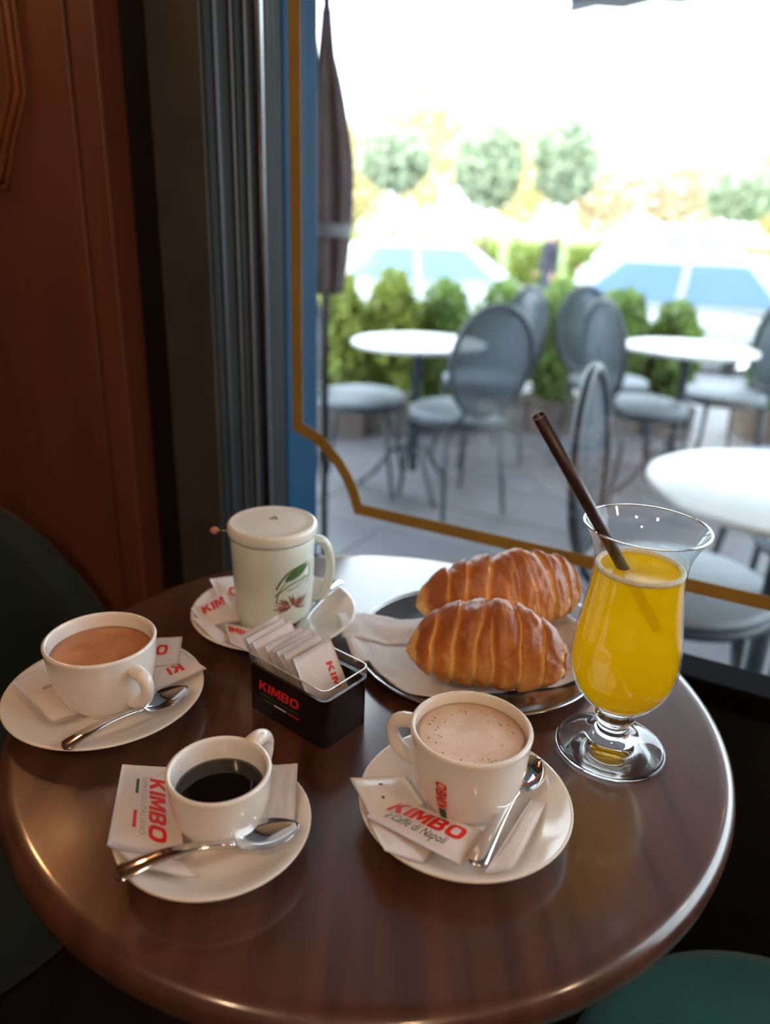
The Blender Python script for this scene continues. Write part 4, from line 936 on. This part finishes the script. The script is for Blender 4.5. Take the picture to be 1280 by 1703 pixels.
def person(p, yaw):
    t = thing('person', p, 'person in dark jacket and trousers standing on the street', 'person', None, yaw)
    J = {'pel': ((0, 0, .92), .13), 'wst': ((0, 0, 1.05), .125), 'chs': ((0, 0, 1.25), .15), 'nck': ((0, 0, 1.43), .06), 'hd': ((.015, 0, 1.53), .085), 'top': ((.01, 0, 1.63), .075),
         'hl': ((0, .09, .88), .09), 'kl': ((.06, .10, .48), .06), 'al': ((.02, .10, .09), .042), 'fl': ((.15, .11, .035), .035), 'hr': ((0, -.09, .88), .09), 'kr': ((-.02, -.10, .48), .06), 'ar': ((-.10, -.10, .09), .042), 'fr': ((.03, -.11, .035), .035),
         'sl': ((0, .19, 1.37), .065), 'el': ((-.04, .24, 1.10), .045), 'wl': ((.04, .25, .86), .03), 'pl': ((.05, .25, .80), .033), 'sr': ((0, -.19, 1.37), .065), 'er': ((-.02, -.24, 1.10), .045), 'wr': ((.10, -.24, .88), .03), 'pr': ((.12, -.24, .82), .033)}
    E_ = [('pel', 'wst'), ('wst', 'chs'), ('chs', 'nck'), ('nck', 'hd'), ('hd', 'top'), ('pel', 'hl'), ('hl', 'kl'), ('kl', 'al'), ('al', 'fl'), ('pel', 'hr'), ('hr', 'kr'), ('kr', 'ar'), ('ar', 'fr'), ('chs', 'sl'), ('sl', 'el'), ('el', 'wl'), ('wl', 'pl'), ('chs', 'sr'), ('sr', 'er'), ('er', 'wr'), ('wr', 'pr')]
    ks = list(J)
    for s, b_ in (('l', 'pl'), ('r', 'pr')):
        for f in range(5):
            bx = Vector(J[b_][0]); dx = -.022 + .011 * f
            if f == 4: q1, q2 = bx + Vector((.035, 0, -.005)), bx + Vector((.048, 0, -.03))
            else: q1, q2 = bx + Vector((dx, 0, -.05)), bx + Vector((dx + .006, 0, -.085 + .006 * abs(f - 1)))
            J[f'f{s}{f}a'] = (tuple(q1), .009); J[f'f{s}{f}b'] = (tuple(q2), .0075); E_ += [(b_, f'f{s}{f}a'), (f'f{s}{f}a', f'f{s}{f}b')]
    J['nose'] = ((.115, 0, 1.535), .014); E_.append(('hd', 'nose'))
    ks = list(J); me = bpy.data.meshes.new('body'); me.from_pydata([J[k][0] for k in ks], [(ks.index(a), ks.index(b_)) for a, b_ in E_], [])
    o = bpy.data.objects.new('body', me); COL.objects.link(o)
    o.modifiers.new('skin', 'SKIN'); 
    if not me.skin_vertices: me.attributes  # layer is created with the modifier below
    bmx = bmesh.new(); bmx.from_mesh(me); ly = bmx.verts.layers.skin.verify()
    for v, k in zip(bmx.verts, ks): v[ly].radius = (J[k][1], J[k][1]); v[ly].use_root = (k == 'pel')
    bmx.to_mesh(me); bmx.free()
    sd = o.modifiers.new('sub', 'SUBSURF'); sd.levels = sd.render_levels = 2
    dg = bpy.context.evaluated_depsgraph_get(); dg.update(); m2 = bpy.data.meshes.new_from_object(o.evaluated_get(dg)); bpy.data.objects.remove(o)
    m2.materials.clear()
    for mm in ('jacket', 'jeans', 'skin'): m2.materials.append(M[mm])
    for f in m2.polygons:
        z = f.center.z; f.use_smooth = True; arm = abs(f.center.y) > .19
        f.material_index = 2 if (z > 1.45 or (arm and z < .87)) else (1 if z < .88 else 0)
    bo_ = bpy.data.objects.new('body', m2); COL.objects.link(bo_); bo_.parent = t
    obj('hair', *xf(lathe([(.088 * math.sin(PI * k / 20), .09 * math.cos(PI * k / 20)) for k in range(12)], 24), (-.012, 0, 1.60)), M['hair'], t)
    for s in (-1, 1): obj('eye', *xf(lathe([(.010 * math.sin(PI * k / 6), .010 * math.cos(PI * k / 6)) for k in range(7)], 10), (.085, s * .032, 1.552)), M['dark_ink'], t)
    return t
p = PD(912, 430, 15.2); person((p.x, p.y, ROADZ), math.radians(200))

def tree(px, dist, zc, rx, rz_, m, label, seed, n=1500, size=.14, nm='street_tree', grp='trees across the street'):
    p = PD(px, 380, dist); z0 = ROADZ + (0.05 if p.dot(WN) > 22 else 0)
    t = thing(nm, (p.x, p.y, z0), label, 'tree', grp)
    obj('trunk', *tube([(0, 0, 0), (.03, 0, (zc - z0) * .5), (0, 0, zc - z0 + rz_ * .3)], [.02 * rx + .06, .015 * rx + .05, .03], 10), M['bark'], t)
    def fn(r):
        while True:
            v = Vector((r.uniform(-1, 1), r.uniform(-1, 1), r.uniform(-1, 1)))
            if .25 < v.length < 1 + .12 * noise.noise(v * 3 + Vector((seed, 0, 0))): return (v.x * rx, v.y * rx, v.z * rz_ + zc - z0)
    tag(obj('crown', *leaf_cloud(n, fn, size, seed), M[m], t, False), kind='stuff')
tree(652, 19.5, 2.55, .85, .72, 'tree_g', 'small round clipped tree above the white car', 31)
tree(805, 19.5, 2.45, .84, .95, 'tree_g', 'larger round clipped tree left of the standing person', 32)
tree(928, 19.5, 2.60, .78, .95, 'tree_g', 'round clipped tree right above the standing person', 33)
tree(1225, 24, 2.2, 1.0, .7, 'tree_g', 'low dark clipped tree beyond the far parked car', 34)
for i, (px, dist, zc, rx, rz_, m, lb) in enumerate([(700, 33, 4.2, 1.7, 2.6, 'tree_y', 'tall haze-pale yellow autumn tree behind the first clipped tree'), (860, 36, 3.6, 1.9, 2.4, 'tree_y', 'haze-pale yellow autumn tree between the clipped trees'), (1000, 38, 3.0, 1.9, 2.1, 'tree_o', 'haze-pale amber autumn tree beyond the standing person'),
        (1130, 40, 3.1, 1.9, 2.1, 'tree_o', 'haze-pale amber autumn tree above the tall silver car'), (1290, 38, 3.0, 1.9, 2.0, 'tree_y', 'haze-pale yellow autumn tree beyond the far parked car'), (590, 38, 3.2, 1.6, 2.4, 'tree_y', 'haze-pale yellow autumn tree next to the closed parasol')]):
    tree(px, dist, zc, rx, rz_, m, lb, 50 + i, 1700, .26, 'hazed_autumn_tree', 'autumn trees in the distance')
for i, px in enumerate((590, 690, 790, 890, 990, 1110, 1230)):
    p = PD(px, 390, 22.5); t = thing('clipped_hedge', (p.x, p.y, ROADZ + .05 if p.dot(WN) > 22 else ROADZ), 'low green hedge across the street ' + ['behind the closed parasol', 'under the small clipped tree', 'before the larger clipped tree', 'behind the standing person', 'just past the standing person', 'behind the tall silver car', 'before the low dark clipped tree'][i], 'hedge', 'low hedge along the far pavement')
    def fn(r): return (r.uniform(-.68, .68), r.uniform(-.4, .4), r.uniform(.03, 1.25))
    tag(obj('foliage', *leaf_cloud(1100, fn, .11, 80 + i), M['leaf_y'], t, False), kind='stuff'); obj('stem', *tube([(0, 0, 0), (0, 0, 1.0)], [.06, .03], 8), M['bark'], t)
